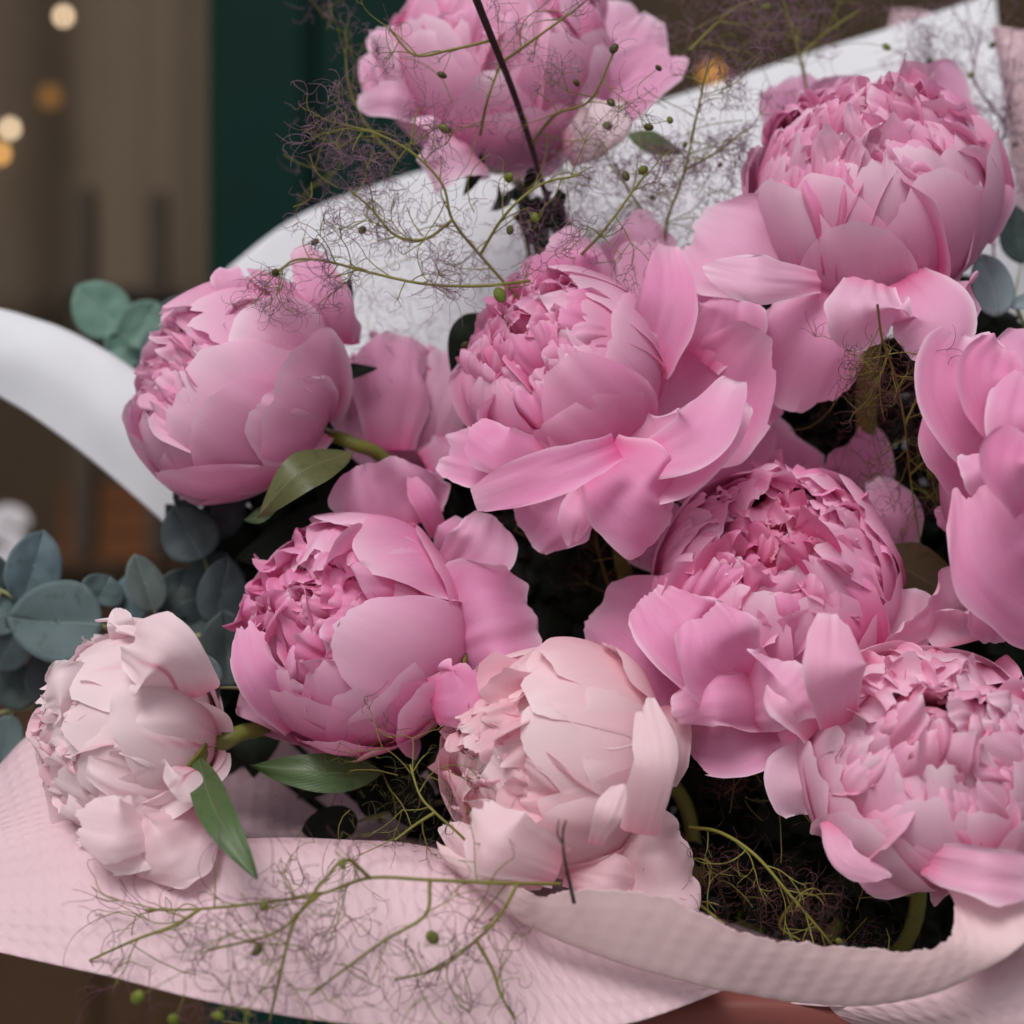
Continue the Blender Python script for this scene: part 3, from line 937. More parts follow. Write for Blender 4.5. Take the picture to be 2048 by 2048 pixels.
def leaf_mesh(name, pts, W, mat, r, face=(0, -1, .3), fold=.25, loc=None, cup=None, drop=.02, wave=.05, nu=13, nv=22):
    Wd = np.array([P(*p) for p in pts])
    S = cat_rom(Wd, 28)
    t = np.linspace(0, 1, 28)
    N = np.broadcast_to(unit(face), S.shape)
    kk = SP * ((np.mean([p[2] for p in pts]) - CAM_Y) / -CAM_Y)
    prof = np.sin(np.pi * t ** 0.85) ** 0.85
    w = W * kk * np.clip(prof, 0.02, 1)
    G, uu, vv, e = petal_grid(S, N, w, np.full(28, 1e3), nu, nv, r, drop=drop, tooth=0, ruffle=wave, rfreq=1.5, bumpy=.05, size=W * kk, fold=fold, irr=.15)
    pc = np.stack([uu, vv, 0 * uu], -1).reshape(-1, 3)
    if loc is not None:
        G = loc(G)
    return link(name, mesh_from(name, G.reshape(-1, 3), grid_faces(nv, nu), pc=pc), mat)


# ---------------------------------------------------------------- the peonies
BIND = (1420, 2150, .07)

# F1, top, out behind
f = Peony(1000, 112, .095, 222, (-.02, -.52, .84), PINK, "pink peony highest of all against the dark green post", 11)
f.ball(tip=64, guards=6, outer=2, otip=(82, 100), frills=48, mids=10, open_=.8)
f.big(-118, 60, .60, 1.04, curl=.12)
f.big(-55, 58, .64, 1.03, curl=.12)
f.big(-88, 76, .50, 1.08, curl=.12)
f.big(-150, 70, .50, 1.08, curl=.16)
f.big(-25, 72, .50, 1.08, curl=.16)
f.free([(850, 225, -.02), (785, 195, -.035), (718, 205, -.025)], [30, 36, 22], cup=70, shade=.5)
f.free([(830, 220, .0), (765, 165, -.01), (728, 112, -.0)], [40, 40, 16], cup=80)
f.free([(840, 200, -.01), (790, 120, -.02), (775, 50, -.01)], [45, 50, 30], cup=-70)
f.free([(860, 150, .0), (830, 80, -.01), (835, 20, .0)], [45, 50, 34], cup=80)
f.free([(1170, 240, -.01), (1270, 170, -.025), (1356, 100, -.015)], [40, 60, 40], cup=-110)
f.free([(1170, 170, .0), (1265, 100, .0), (1305, 32, .0)], [50, 56, 34], cup=90)
f.free([(1180, 130, .02), (1230, 60, .02), (1240, 0, .02)], [50, 60, 40], cup=90)
f.free([(1130, 300, -.03), (1195, 250, -.05), (1245, 210, -.04)], [34, 50, 34], cup=90, pal=BLUSH)
f.free([(930, 280, -.03), (880, 300, -.045), (845, 322, -.035)], [70, 72, 50], cup=120)
f.sepals(3)
f.leaf([(1255, 268, .07), (1310, 285, .07), (1370, 305, .075)], 24, M_LEAF)
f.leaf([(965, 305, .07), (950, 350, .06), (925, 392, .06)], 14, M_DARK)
f.stem([(1060, 420, .14), (1200, 900, .14), BIND], 13)

# F2, upper, on the right
f = Peony(1742, 376, .03, 240, (-.16, -.62, .78), PINK, "large round pink peony with petals drooping below, highest on the white sheet", 23)
f.ball(tip=60, guards=6, frills=72, mids=11, open_=.84, fw=.8)
f.big(-128, 60, .74, 1.03)
f.big(-52, 56, .70, 1.02)
f.big(-8, 64, .60, 1.045)
f.big(-172, 66, .55, 1.04)
f.big(-92, 68, .50, 1.055, curl=.10)
f.free([(1600, 560, -.01), (1490, 500, -.02), (1388, 440, -.01)], [50, 108, 85], cup=-240, tooth=.03)
f.free([(1640, 565, -.03), (1520, 552, -.055), (1405, 530, -.04)], [22, 44, 22], cup=60)
f.free([(1665, 570, -.02), (1620, 680, -.03), (1565, 815, -.015)], [45, 92, 92], cup=260, tooth=.05)
f.free([(1740, 560, -.05), (1735, 615, -.065), (1738, 690, -.05)], [48, 82, 62], cup=110, shade=.2)
f.free([(1800, 560, -.035), (1860, 640, -.05), (1800, 690, -.045)], [60, 85, 45], cup=-200, shade=.15)
f.free([(1850, 570, -.02), (1900, 610, -.04), (1948, 640, -.03)], [40, 70, 50], cup=-160)
f.free([(1650, 300, .07), (1600, 215, .06), (1580, 150, .06)], [70, 80, 55], cup=-160, tooth=.03)
f.free([(1700, 260, .06), (1690, 190, .05), (1690, 148, .045)], [60, 70, 55], cup=-160, tooth=.03)
f.free([(1890, 300, .05), (1860, 190, .05), (1830, 128, .045)], [80, 92, 62], cup=-200)
f.free([(1950, 480, .0), (1990, 380, -.01), (1975, 280, -.0)], [30, 38, 22], cup=60)
f.stem([(1735, 760, .05), (1700, 1200, .09), BIND], 22, M_STEM)

# F3, left
f = Peony(460, 770, .03, 222, (-.78, -.42, .42), PINK, "pink peony facing the rolled white paper flap, seen from its side", 35, squash=.84)
f.ball(tip=50, guards=7, frills=38, open_=.7, mids=7, outer=4, otip=(85, 110), dome=.86)
f.big(20, 58, .62, 1.02)
f.big(-35, 62, .70, 1.04)
f.big(60, 60, .60, 1.03)
f.big(-8, 84, .48, 1.08, streak=.5)
f.big(-75, 66, .62, 1.05)
f.free([(655, 690, .0), (650, 590, -.01), (595, 492, -.0)], [52, 52, 22], cup=70)
f.free([(640, 860, .0), (590, 920, -.02), (560, 975, -.02)], [26, 34, 26], cup=80, pal=SOFT)
f.free([(470, 600, -.02), (455, 560, -.02), (455, 535, -.015)], [32, 34, 22], cup=50)
f.free([(690, 690, .01), (690, 650, .0), (690, 610, .0)], [25, 26, 14], cup=30)
f.sepals(3, .34, 70, 1.07)
f.leaf([(655, 745, .05), (700, 742, .04), (755, 735, .04)], 17, M_DARK)
f.leaf([(695, 625, .05), (694, 590, .045), (700, 555, .045)], 14, M_DARK)
f.leaf([(705, 905, .01), (600, 945, -.015), (512, 1036, -.01)], 44, M_OLIVE)
f.leaf([(560, 1000, .02), (520, 1030, .015), (486, 1040, .015)], 16, M_LEAF)
f.stem([(700, 885, .035), (800, 955, .05), (1000, 1300, .10), BIND], 14)

# F4b behind between
f = Peony(805, 815, .085, 140, (-.1, -.55, .8), PINK, "small half hidden pink peony behind two larger pink peonies", 41)
f.ball(tip=52, guards=5, frills=26, mids=8, n2=5, open_=.6)
f.free([(820, 930, -.02), (740, 850, -.03), (700, 780, -.02)], [60, 75, 50], cup=120)
f.free([(850, 920, -.02), (880, 800, -.03), (890, 690, -.02)], [50, 70, 50], cup=120)
f.free([(780, 900, -.03), (780, 760, -.035), (800, 665, -.02)], [50, 70, 60], cup=140)
f.free([(850, 930, -.03), (900, 900, -.03), (925, 860, -.02)], [30, 40, 30], cup=80)
f.stem([(900, 1100, .12), BIND], 13)

# F4 middle
f = Peony(1120, 745, .01, 208, (-.50, -.66, .56), ROSE, "pink peony in the middle with a wide bowl of open petals beside its ball", 53)
f.ball(tip=56, guards=6, frills=46, mids=9, open_=.8)
f.big(-38, 44, .66, 1.02)
f.big(35, 38, .50, 1.0, lean=.3)
f.big(62, 40, .55, 1.03, lean=.3)
f.big(-95, 66, .7, 1.05)
f.free([(1240, 920, .0), (1400, 820, .005), (1515, 665, -.02)], [70, 135, 84], cup=-190, drop=.35, face=(-.5, -1, .2))
f.free([(1200, 930, -.02), (1340, 920, -.03), (1480, 790, -.035)], [60, 92, 62], cup=-150, face=(-.3, -1, .5))
f.free([(1190, 920, -.03), (1270, 990, -.05), (1330, 1040, -.03)], [55, 112, 90], cup=-210, tooth=.035)
f.free([(1290, 740, -.01), (1335, 610, -.02), (1335, 490, -.01)], [40, 52, 40], cup=-70, drop=.4)
f.free([(1330, 740, .02), (1400, 620, .02), (1400, 500, .02)], [60, 80, 55], cup=140)
f.free([(1400, 720, .0), (1460, 640, -.005), (1465, 595, .0)], [50, 70, 45], cup=-120)
f.free([(1270, 580, .04), (1250, 500, .035), (1225, 462, .03)], [90, 110, 80], cup=200, tooth=.04)
f.free([(1200, 600, .02), (1140, 530, .01), (1080, 500, .01)], [60, 70, 50], cup=140, tooth=.03)
f.free([(1060, 960, -.0), (970, 925, -.02), (885, 905, -.01)], [40, 62, 52], cup=-160, tooth=.03)
f.free([(1235, 895, -.055), (1110, 945, -.07), (945, 1000, -.05)], [28, 42, 38], cup=-70, curl=.35, drop=.25)
f.free([(1130, 960, -.01), (1100, 1030, -.02), (1065, 1085, -.01)], [60, 74, 64], cup=240, tooth=.03)
f.free([(1180, 970, -.025), (1150, 1030, -.035), (1140, 1092, -.03)], [30, 30, 18], cup=60)
f.free([(1420, 890, .02), (1480, 900, .025), (1550, 905, .03)], [60, 68, 58], cup=240)
f.free([(1440, 830, .01), (1510, 800, .015), (1560, 800, .02)], [55, 60, 40], cup=200)
f.free([(1330, 700, .03), (1300, 560, .03), (1290, 480, .03)], [60, 70, 50], cup=130, tooth=.04)
f.free([(1160, 610, .01), (1130, 540, .0), (1120, 490, .0)], [70, 80, 60], cup=170, tooth=.05)
f.free([(1100, 930, -.03), (1000, 900, -.045), (930, 850, -.03)], [40, 50, 36], cup=100)
f.free([(1280, 930, -.035), (1400, 880, -.055), (1470, 760, -.05)], [40, 62, 44], cup=-120, face=(-.4, -1, .4))
f.leaf([(1000, 635, .05), (930, 660, .035), (900, 745, .04)], 30, M_DARK)
f.stem([(1250, 1150, .06), (1350, 1500, .09), BIND], 18)

# F5 left middle
f = Peony(708, 1258, .0, 226, (-.46, -.80, .36), ROSE, "round pink peony with a broad petal opened towards its pale neighbour", 67)
f.ball(tip=55, guards=6, frills=44, mids=6, open_=.74, outer=3, otip=(85, 105))
f.big(-12, 24, .62, 1.03)
f.big(48, 34, .66, 1.00, curl=.08)
f.big(95, 46, .66, 1.03)
f.big(-62, 50, .62, 1.05)
f.big(-105, 54, .60, 1.03)
f.big(-40, 72, .5, 1.10, curl=.14)
f.big(-92, 76, .58, 1.09, curl=.08)
f.big(-132, 72, .50, 1.08, curl=.10)
f.big(-62, 88, .5, 1.13, curl=.08)
f.big(-115, 92, .45, 1.14, curl=.08)
f.free([(870, 1290, .0), (970, 1240, -.02), (1068, 1225, -.005)], [70, 112, 88], cup=-280, drop=.28)
f.free([(890, 1180, .01), (960, 1100, -.005), (985, 1035, .0)], [42, 66, 40], cup=-110)
f.free([(880, 1120, .02), (900, 1075, .01), (920, 1035, .01)], [24, 32, 20], cup=50)
f.free([(800, 1060, .02), (770, 980, .01), (755, 912, .005)], [95, 104, 66], cup=220, drop=.4)
f.free([(880, 1070, .02), (850, 1010, .01), (820, 950, .01)], [24, 24, 10], cup=30)
f.free([(610, 1440, -.01), (520, 1350, -.03), (486, 1235, -.02)], [40, 48, 22], cup=80)
f.free([(860, 1400, -.035), (930, 1380, -.045), (965, 1340, -.03)], [45, 62, 40], cup=110)
f.sepals(4, .4)
f.leaf([(765, 1545, .0), (640, 1545, -.01), (500, 1530, -.005)], 42, M_LEAF)
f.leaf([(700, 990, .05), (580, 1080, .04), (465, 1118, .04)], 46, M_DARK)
f.stem([(850, 1500, .06), (1050, 1800, .08), BIND], 16)

# F6 right middle
f = Peony(1552, 1165, .005, 244, (-.08, -.84, .52), ROSE, "pink peony with a deep crimson heart and loose cupped petals around it", 71, heart=.95)
f.ball(tip=52, guards=6, frills=56, mids=13, open_=.84, dome=.93)
f.free([(1440, 1340, .0), (1310, 1310, -.02), (1178, 1230, .0)], [70, 128, 92], cup=-240, face=(-.2, -1, .3))
f.free([(1440, 1350, -.02), (1360, 1270, -.045), (1290, 1180, -.03)], [62, 96, 62], cup=-130, face=(-.1, -1, .4))
f.free([(1480, 1380, -.04), (1430, 1300, -.065), (1395, 1220, -.06)], [62, 84, 50], cup=-110)
f.free([(1500, 1400, -.04), (1560, 1380, -.07), (1600, 1330, -.065)], [62, 82, 55], cup=170)
f.free([(1560, 1420, -.03), (1440, 1400, -.06), (1350, 1420, -.045)], [42, 55, 42], cup=80)
f.free([(1580, 1440, -.02), (1470, 1490, -.04), (1370, 1480, -.02)], [60, 62, 40], cup=-140)
f.free([(1480, 1020, .05), (1420, 970, .045), (1345, 1000, .04)], [70, 75, 50], cup=140, tooth=.03)
f.free([(1560, 1000, .05), (1530, 945, .045), (1500, 915, .035)], [110, 120, 80], cup=240, tooth=.03)
f.free([(1660, 1000, .06), (1680, 940, .05), (1660, 905, .045)], [90, 100, 70], cup=220, tooth=.03)
f.free([(1760, 1120, .03), (1790, 1030, .02), (1750, 955, .03)], [50, 60, 30], cup=90)
f.free([(1350, 1100, .03), (1300, 1060, .03), (1280, 1040, .03)], [60, 70, 50], cup=150)
f.leaf([(1745, 1110, .01), (1850, 1160, .015), (1960, 1235, .02)], 62, M_BROWNLEAF, face=(-.2, -1, .2))
f.stem([(1560, 1500, .07), BIND], 18)

# F7 right edge
f = Peony(2085, 970, .0, 195, (-.35, -.85, .38), ROSE, "open pink peony with tall cupped petals, cut by the frame edge", 83)
f.ball(tip=50, guards=5, frills=36, mids=10, open_=.7)
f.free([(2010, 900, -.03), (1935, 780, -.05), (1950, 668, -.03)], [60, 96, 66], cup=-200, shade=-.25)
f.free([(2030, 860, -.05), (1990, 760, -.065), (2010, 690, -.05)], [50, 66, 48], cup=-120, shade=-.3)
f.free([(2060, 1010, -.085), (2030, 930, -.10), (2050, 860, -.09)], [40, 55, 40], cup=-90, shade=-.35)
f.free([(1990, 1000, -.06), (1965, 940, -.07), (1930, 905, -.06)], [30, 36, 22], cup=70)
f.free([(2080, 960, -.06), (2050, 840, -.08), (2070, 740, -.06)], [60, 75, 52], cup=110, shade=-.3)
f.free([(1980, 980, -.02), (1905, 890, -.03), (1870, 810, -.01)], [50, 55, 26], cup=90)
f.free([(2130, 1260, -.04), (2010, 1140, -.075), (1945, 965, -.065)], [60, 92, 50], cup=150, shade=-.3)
f.free([(2060, 1150, -.03), (2010, 1230, -.04), (1990, 1290, -.02)], [50, 72, 50], cup=150, tooth=.03)
f.free([(1960, 1050, .02), (1910, 1035, .01), (1868, 1030, .01)], [30, 32, 24], cup=50)
f.free([(2080, 800, -.02), (2060, 720, -.02), (2080, 650, -.0)], [70, 80, 55], cup=140)
f.stem([(1950, 1500, .07), BIND], 16)

# F8 lower right, closest
f = Peony(1852, 1524, -.045, 244, (-.06, -.84, .50), SOFT, "soft pink peony resting on the torn paper band", 97)
f.ball(tip=54, guards=6, frills=46, mids=12, open_=.8)
f.big(-118, 58, .62, 1.03)
f.big(-62, 62, .56, 1.05, curl=.1)
f.big(-160, 60, .6, 1.03)
f.free([(1680, 1450, -.02), (1668, 1340, -.045), (1668, 1228, -.03)], [36, 54, 34], cup=90)
f.free([(1760, 1350, .03), (1800, 1240, .035), (1800, 1178, .035)], [70, 84, 52], cup=150)
f.free([(1640, 1450, -.01), (1580, 1400, -.02), (1548, 1365, -.01)], [42, 52, 40], cup=100)
f.free([(1635, 1500, .0), (1590, 1570, -.005), (1595, 1632, .0)], [36, 58, 34], cup=120)
f.free([(1860, 1290, .04), (1850, 1250, .03), (1840, 1225, .02)], [110, 120, 80], cup=200, ruffle=.12, tooth=.05)
f.free([(1960, 1280, .03), (1950, 1240, .03), (1960, 1215, .02)], [70, 80, 50], cup=150, ruffle=.1)
f.free([(1850, 1720, -.03), (1960, 1745, -.055), (2080, 1760, -.05)], [28, 52, 46], cup=-120)
f.free([(1660, 1640, -.02), (1690, 1720, -.03), (1780, 1760, -.03)], [20, 26, 18], cup=40)
f.free([(1840, 1760, -.01), (1760, 1765, -.02), (1720, 1755, -.02)], [25, 30, 20], cup=60)
f.sepals(4, .45)
f.stem([(1800, 1900, .04), BIND], 18)

# F9 lower middle, pale
f = Peony(1105, 1515, -.03, 224, (-.74, -.60, .22), PALE, "palest round peony low in the middle, above the torn paper", 103)
f.ball(tip=46, guards=7, frills=42, mids=8, open_=.72, outer=3, otip=(80, 95))
f.big(5, 30, .80, 1.0)
f.big(42, 36, .62, 1.03)
f.big(62, 52, .66, 1.06)
f.big(-40, 50, .62, 1.03)
f.free([(1210, 1720, -.01), (1310, 1720, -.03), (1375, 1690, -.015)], [60, 108, 78], cup=-300)
f.free([(1130, 1740, -.02), (1220, 1760, -.03), (1290, 1780, -.02)], [30, 45, 30], cup=90)
f.free([(1345, 1410, .0), (1350, 1500, -.005), (1345, 1575, .0)], [28, 36, 18], cup=70)
f.free([(1280, 1670, -.04), (1310, 1530, -.055), (1285, 1400, -.04)], [30, 42, 26], cup=70)
f.free([(1190, 1690, -.055), (1215, 1630, -.068), (1250, 1560, -.062)], [14, 26, 16], cup=40)
f.free([(1090, 1750, -.02), (980, 1720, -.03), (885, 1640, -.015)], [34, 46, 26], cup=80)
f.free([(1120, 1740, -.04), (1010, 1690, -.06), (950, 1620, -.05)], [40, 60, 42], cup=100, tooth=.04)
f.sepals(3, .4)
f.stem([(1380, 1640, .04), BIND], 16)

# F10 lower left, nearly white, seen from the side
f = Peony(245, 1470, -.02, 196, (-.93, -.30, .12), BLUSH, "nearly white peony with crimson streaks seen from the side on pink paper", 109, squash=.85)
f.ball(tip=44, guards=8, frills=44, mids=14, open_=.75, streak=.7, outer=6, otip=(66, 100))
for k in range(16):
    f.shell("petal", f.r.uniform(0, 6.28), f.r.uniform(1.04, 1.15), f.r.uniform(52, 108), f.r.uniform(.28, .5), nu=30, nv=22, drop=f.r.uniform(.3, .5), tooth=.03, ruffle=.09, rfreq=2.6, curl=f.r.uniform(.0, .16), bumpy=.05, irr=1.0,
            sidelift=f.r.uniform(-.05, .05), lean=f.r.uniform(-.4, .4), streak=.8 if k % 3 == 0 else 0, flare=f.r.uniform(0, .08))
f.free([(390, 1600, -.02), (280, 1665, -.045), (165, 1655, -.035)], [44, 76, 56], cup=180, tooth=.04)
f.free([(410, 1620, -.02), (340, 1690, -.05), (265, 1725, -.04)], [50, 72, 48], cup=160)
f.free([(340, 1690, -.02), (310, 1740, -.03), (285, 1782, -.025)], [36, 32, 12], cup=120)
f.free([(330, 1640, -.03), (240, 1660, -.055), (150, 1640, -.045)], [40, 55, 40], cup=150, tooth=.05)
f.free([(380, 1400, -.02), (330, 1320, -.045), (250, 1285, -.035)], [60, 78, 52], cup=170, streak=.9)
f.free([(250, 1275, -.01), (238, 1245, -.015), (232, 1215, -.01)], [26, 28, 18], cup=60)
f.free([(325, 1255, -.005), (330, 1240, -.01), (338, 1222, -.008)], [12, 12, 6], cup=20, streak=.9)
f.free([(395, 1540, -.03), (370, 1560, -.05), (340, 1580, -.05)], [42, 50, 36], cup=110, streak=.9)
f.free([(180, 1510, -.01), (130, 1490, -.02), (100, 1520, -.01)], [60, 60, 36], cup=110, pal=INNER)
f.free([(175, 1400, -.02), (120, 1385, -.03), (85, 1400, -.02)], [60, 52, 34], cup=110, tooth=.06)
f.sepals(4, .50, 78, 1.10)
f.leaf([(395, 1510, -.04), (430, 1620, -.085), (515, 1758, -.105)], 38, M_LEAF, face=(.2, -1, .2))
f.leaf([(392, 1560, -.02), (400, 1600, -.02), (405, 1655, -.02)], 20, M_LEAF)
f.stem([(500, 1462, .0), (640, 1470, .04), (1000, 1750, .07), BIND], 17)

# ---------------------------------------------------------------- eucalyptus
def euc(label, stem_pts, leaves, mat=M_EUC, rpx=6):
    """leaves: (px,py,y, half length, half width, angle deg, facing(x,z), material)"""
    base = P(*stem_pts[0])
    root = empty("eucalyptus_sprig", base)
    tag(root, label, "eucalyptus", "eucalyptus sprigs")
    c = cat_rom([P(*p) for p in stem_pts], 30)
    V, F = tube(c - base, np.linspace(rpx * 1.15, rpx * .5, 30) * SP, 8)
    link("stem", mesh_from("stem", V, F), M_ESTEM, root)
    for (px, py, y, hl, hw, ang, tx, tz, m) in leaves:
        r = np.random.default_rng(int(px * 7 + py))
        a = math.radians(ang)
        k = SP * ((y - CAM_Y) / -CAM_Y)
        face = unit((tx, -1, tz))
        d = np.array([math.cos(a), 0, math.sin(a)])
        d = unit(d - face * np.dot(d, face))
        b = np.cross(face, d)
        nr, na = 9, 36
        rr = np.linspace(0.0005, 1, nr)[:, None]
        th = np.linspace(0, 2 * np.pi, na)[None, :]
        # ovate outline with a small point at the tip
        x = rr * np.cos(th) * (1 + 0.07 * np.exp(-(np.minimum(th, 2 * np.pi - th) / .18) ** 2))
        yv = rr * np.sin(th) * (1 - 0.14 * np.cos(th))
        bend = r.uniform(-.12, .12)
        cupz = -0.10 * yv ** 2 + bend * 1.6 * x ** 2 + 0.07 * noise2(x * 2 + px, yv * 2, 5) + r.uniform(.05, .35) * np.abs(yv) + 0.03 * np.sin(th * 3 + px) * rr ** 2
        pos = P(px, py, y) - base + (d * (x * hl)[..., None] + b * (yv * hw)[..., None] + face * (cupz * hw)[..., None]) * k
        pc = np.stack([yv, x * .5 + .5, 0 * x], -1).reshape(-1, 3)
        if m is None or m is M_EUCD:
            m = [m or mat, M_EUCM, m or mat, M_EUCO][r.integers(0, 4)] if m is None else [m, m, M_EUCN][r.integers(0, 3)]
        o = link("leaf", mesh_from("leaf", pos.reshape(-1, 3), grid_faces(nr, na), pc=pc), m, root)
        s = o.modifiers.new("thick", 'SOLIDIFY'); s.thickness = 0.0005
        # short stalk back to the main stem
        p0 = P(px, py, y) - base - d * hl * k * .97
        j = np.argmin(np.linalg.norm(c - base - p0, axis=1))
        V, F = tube(cat_rom([p0, (p0 + c[j] - base) / 2, c[j] - base], 8), 2.2 * SP, 6)
        link("stalk", mesh_from("stalk", V, F), M_ESTEM, o).matrix_parent_inverse = Matrix.Identity(4)
    return root


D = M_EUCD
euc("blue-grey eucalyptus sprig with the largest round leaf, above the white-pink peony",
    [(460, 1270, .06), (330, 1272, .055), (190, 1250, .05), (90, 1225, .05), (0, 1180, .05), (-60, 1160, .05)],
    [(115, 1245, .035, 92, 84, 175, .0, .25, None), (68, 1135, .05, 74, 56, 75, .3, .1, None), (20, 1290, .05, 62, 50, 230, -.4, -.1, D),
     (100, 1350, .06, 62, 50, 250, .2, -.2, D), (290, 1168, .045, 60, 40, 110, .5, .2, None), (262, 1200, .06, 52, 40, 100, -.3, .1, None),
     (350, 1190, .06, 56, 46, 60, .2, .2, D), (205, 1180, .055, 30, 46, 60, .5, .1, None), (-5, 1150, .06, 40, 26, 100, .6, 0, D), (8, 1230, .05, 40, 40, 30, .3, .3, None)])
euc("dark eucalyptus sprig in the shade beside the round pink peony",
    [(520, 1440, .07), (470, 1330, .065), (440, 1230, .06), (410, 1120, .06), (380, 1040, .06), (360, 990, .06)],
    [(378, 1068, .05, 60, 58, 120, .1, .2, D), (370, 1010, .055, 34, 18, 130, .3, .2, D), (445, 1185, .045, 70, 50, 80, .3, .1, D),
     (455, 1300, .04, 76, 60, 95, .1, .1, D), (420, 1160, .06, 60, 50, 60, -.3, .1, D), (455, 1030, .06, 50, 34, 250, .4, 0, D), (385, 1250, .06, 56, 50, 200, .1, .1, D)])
euc("little pale eucalyptus leaf pair beside the white-pink peony stem",
    [(520, 1380, .02), (470, 1376, .01), (428, 1376, .0)],
    [(408, 1345, -.01, 42, 33, 118, .1, .3, None), (420, 1410, -.01, 44, 12, 245, .6, .0, None)], rpx=4)
euc("blurred green eucalyptus leaves rising over the rolled white flap",
    [(420, 800, .15), (330, 730, .15), (260, 660, .15), (215, 620, .15)],
    [(200, 618, .14, 62, 58, 135, .1, .1, M_EUCG), (285, 650, .135, 52, 48, 60, .2, .1, M_EUCG), (255, 690, .14, 46, 50, 200, .1, .2, M_EUCG), (350, 640, .14, 48, 42, 70, .1, .1, M_EUC), (320, 700, .13, 44, 40, 270, .1, .1, M_EUC)])
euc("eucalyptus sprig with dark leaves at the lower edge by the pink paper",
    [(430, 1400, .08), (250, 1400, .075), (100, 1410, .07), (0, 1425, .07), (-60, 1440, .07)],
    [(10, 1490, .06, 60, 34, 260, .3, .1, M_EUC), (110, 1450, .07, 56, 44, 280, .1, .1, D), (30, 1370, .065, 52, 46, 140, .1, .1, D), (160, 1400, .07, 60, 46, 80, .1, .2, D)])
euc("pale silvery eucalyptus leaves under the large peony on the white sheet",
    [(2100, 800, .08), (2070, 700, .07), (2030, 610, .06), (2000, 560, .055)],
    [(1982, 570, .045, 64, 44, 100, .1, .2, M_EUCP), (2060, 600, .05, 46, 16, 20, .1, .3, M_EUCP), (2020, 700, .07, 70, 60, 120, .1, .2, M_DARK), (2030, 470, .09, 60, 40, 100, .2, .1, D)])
euc("dark eucalyptus sprig lying under the round pink peony near the pink fold",
    [(900, 1600, .06), (800, 1620, .04), (690, 1650, .03)],
    [(660, 1650, .025, 56, 36, 195, .2, .3, M_DARK), (760, 1580, .04, 60, 40, 60, .2, .2, M_DARK), (820, 1600, .03, 50, 50, 270, .1, .1, M_DARK)])

# near-black leaves added to stand in for the shade deep between the flowers
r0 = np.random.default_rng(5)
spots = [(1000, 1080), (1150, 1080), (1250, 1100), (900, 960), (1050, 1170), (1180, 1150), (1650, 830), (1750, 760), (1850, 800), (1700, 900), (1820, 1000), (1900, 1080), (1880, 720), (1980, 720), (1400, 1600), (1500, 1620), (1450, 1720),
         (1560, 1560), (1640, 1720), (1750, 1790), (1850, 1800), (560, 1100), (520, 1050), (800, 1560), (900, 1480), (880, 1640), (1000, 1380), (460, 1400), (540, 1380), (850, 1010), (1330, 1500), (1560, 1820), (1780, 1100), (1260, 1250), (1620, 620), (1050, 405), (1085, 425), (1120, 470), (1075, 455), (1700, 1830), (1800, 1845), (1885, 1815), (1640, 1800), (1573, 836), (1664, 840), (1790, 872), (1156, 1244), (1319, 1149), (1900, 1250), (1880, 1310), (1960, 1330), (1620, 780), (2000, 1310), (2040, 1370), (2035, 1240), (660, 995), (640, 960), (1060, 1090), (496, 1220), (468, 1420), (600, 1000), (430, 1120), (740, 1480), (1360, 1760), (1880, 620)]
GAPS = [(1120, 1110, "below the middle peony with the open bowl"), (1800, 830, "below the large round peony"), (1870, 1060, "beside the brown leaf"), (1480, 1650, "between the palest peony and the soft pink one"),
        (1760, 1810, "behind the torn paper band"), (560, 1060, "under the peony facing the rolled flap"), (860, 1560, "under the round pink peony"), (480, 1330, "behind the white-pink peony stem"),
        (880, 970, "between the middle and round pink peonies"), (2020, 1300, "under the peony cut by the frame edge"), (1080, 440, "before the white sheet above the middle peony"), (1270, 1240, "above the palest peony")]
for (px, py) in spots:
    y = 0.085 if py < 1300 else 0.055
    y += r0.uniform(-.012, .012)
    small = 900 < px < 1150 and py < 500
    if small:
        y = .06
    root = empty("leafy_shade_sprig", P(px, py + 60, y + .02))
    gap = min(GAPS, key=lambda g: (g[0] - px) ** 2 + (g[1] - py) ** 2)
    tag(root, "near-black leafy sprig, foliage and stand-in shade, deep " + gap[2], "foliage", "dark leaves and stand-in shade deep " + gap[2])
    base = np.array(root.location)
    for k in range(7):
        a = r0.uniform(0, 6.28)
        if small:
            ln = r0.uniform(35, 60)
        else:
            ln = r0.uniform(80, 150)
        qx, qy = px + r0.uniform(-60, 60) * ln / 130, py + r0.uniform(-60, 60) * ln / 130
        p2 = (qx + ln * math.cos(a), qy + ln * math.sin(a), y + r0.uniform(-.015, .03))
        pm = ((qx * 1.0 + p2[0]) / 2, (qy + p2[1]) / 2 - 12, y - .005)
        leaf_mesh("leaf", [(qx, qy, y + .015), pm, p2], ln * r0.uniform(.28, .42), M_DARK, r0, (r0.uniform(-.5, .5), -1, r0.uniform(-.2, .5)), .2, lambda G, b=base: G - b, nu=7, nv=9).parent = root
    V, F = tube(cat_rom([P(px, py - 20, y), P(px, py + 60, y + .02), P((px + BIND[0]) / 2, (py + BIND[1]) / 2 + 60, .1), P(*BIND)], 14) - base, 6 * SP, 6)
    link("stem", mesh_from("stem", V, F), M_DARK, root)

# ---------------------------------------------------------------- smoke bush sprigs
def seed_mesh():
    th = np.linspace(0.02, np.pi - .02, 8)[:, None]
    ph = np.linspace(0, 2 * np.pi, 11)[None, :]
    V = np.stack([np.sin(th) * np.cos(ph) * .62, np.sin(th) * np.sin(ph) * .8, np.cos(th) + 0 * ph + .18 * np.sin(th) * np.cos(ph)], -1)
    return V.reshape(-1, 3), grid_faces(8, 11)


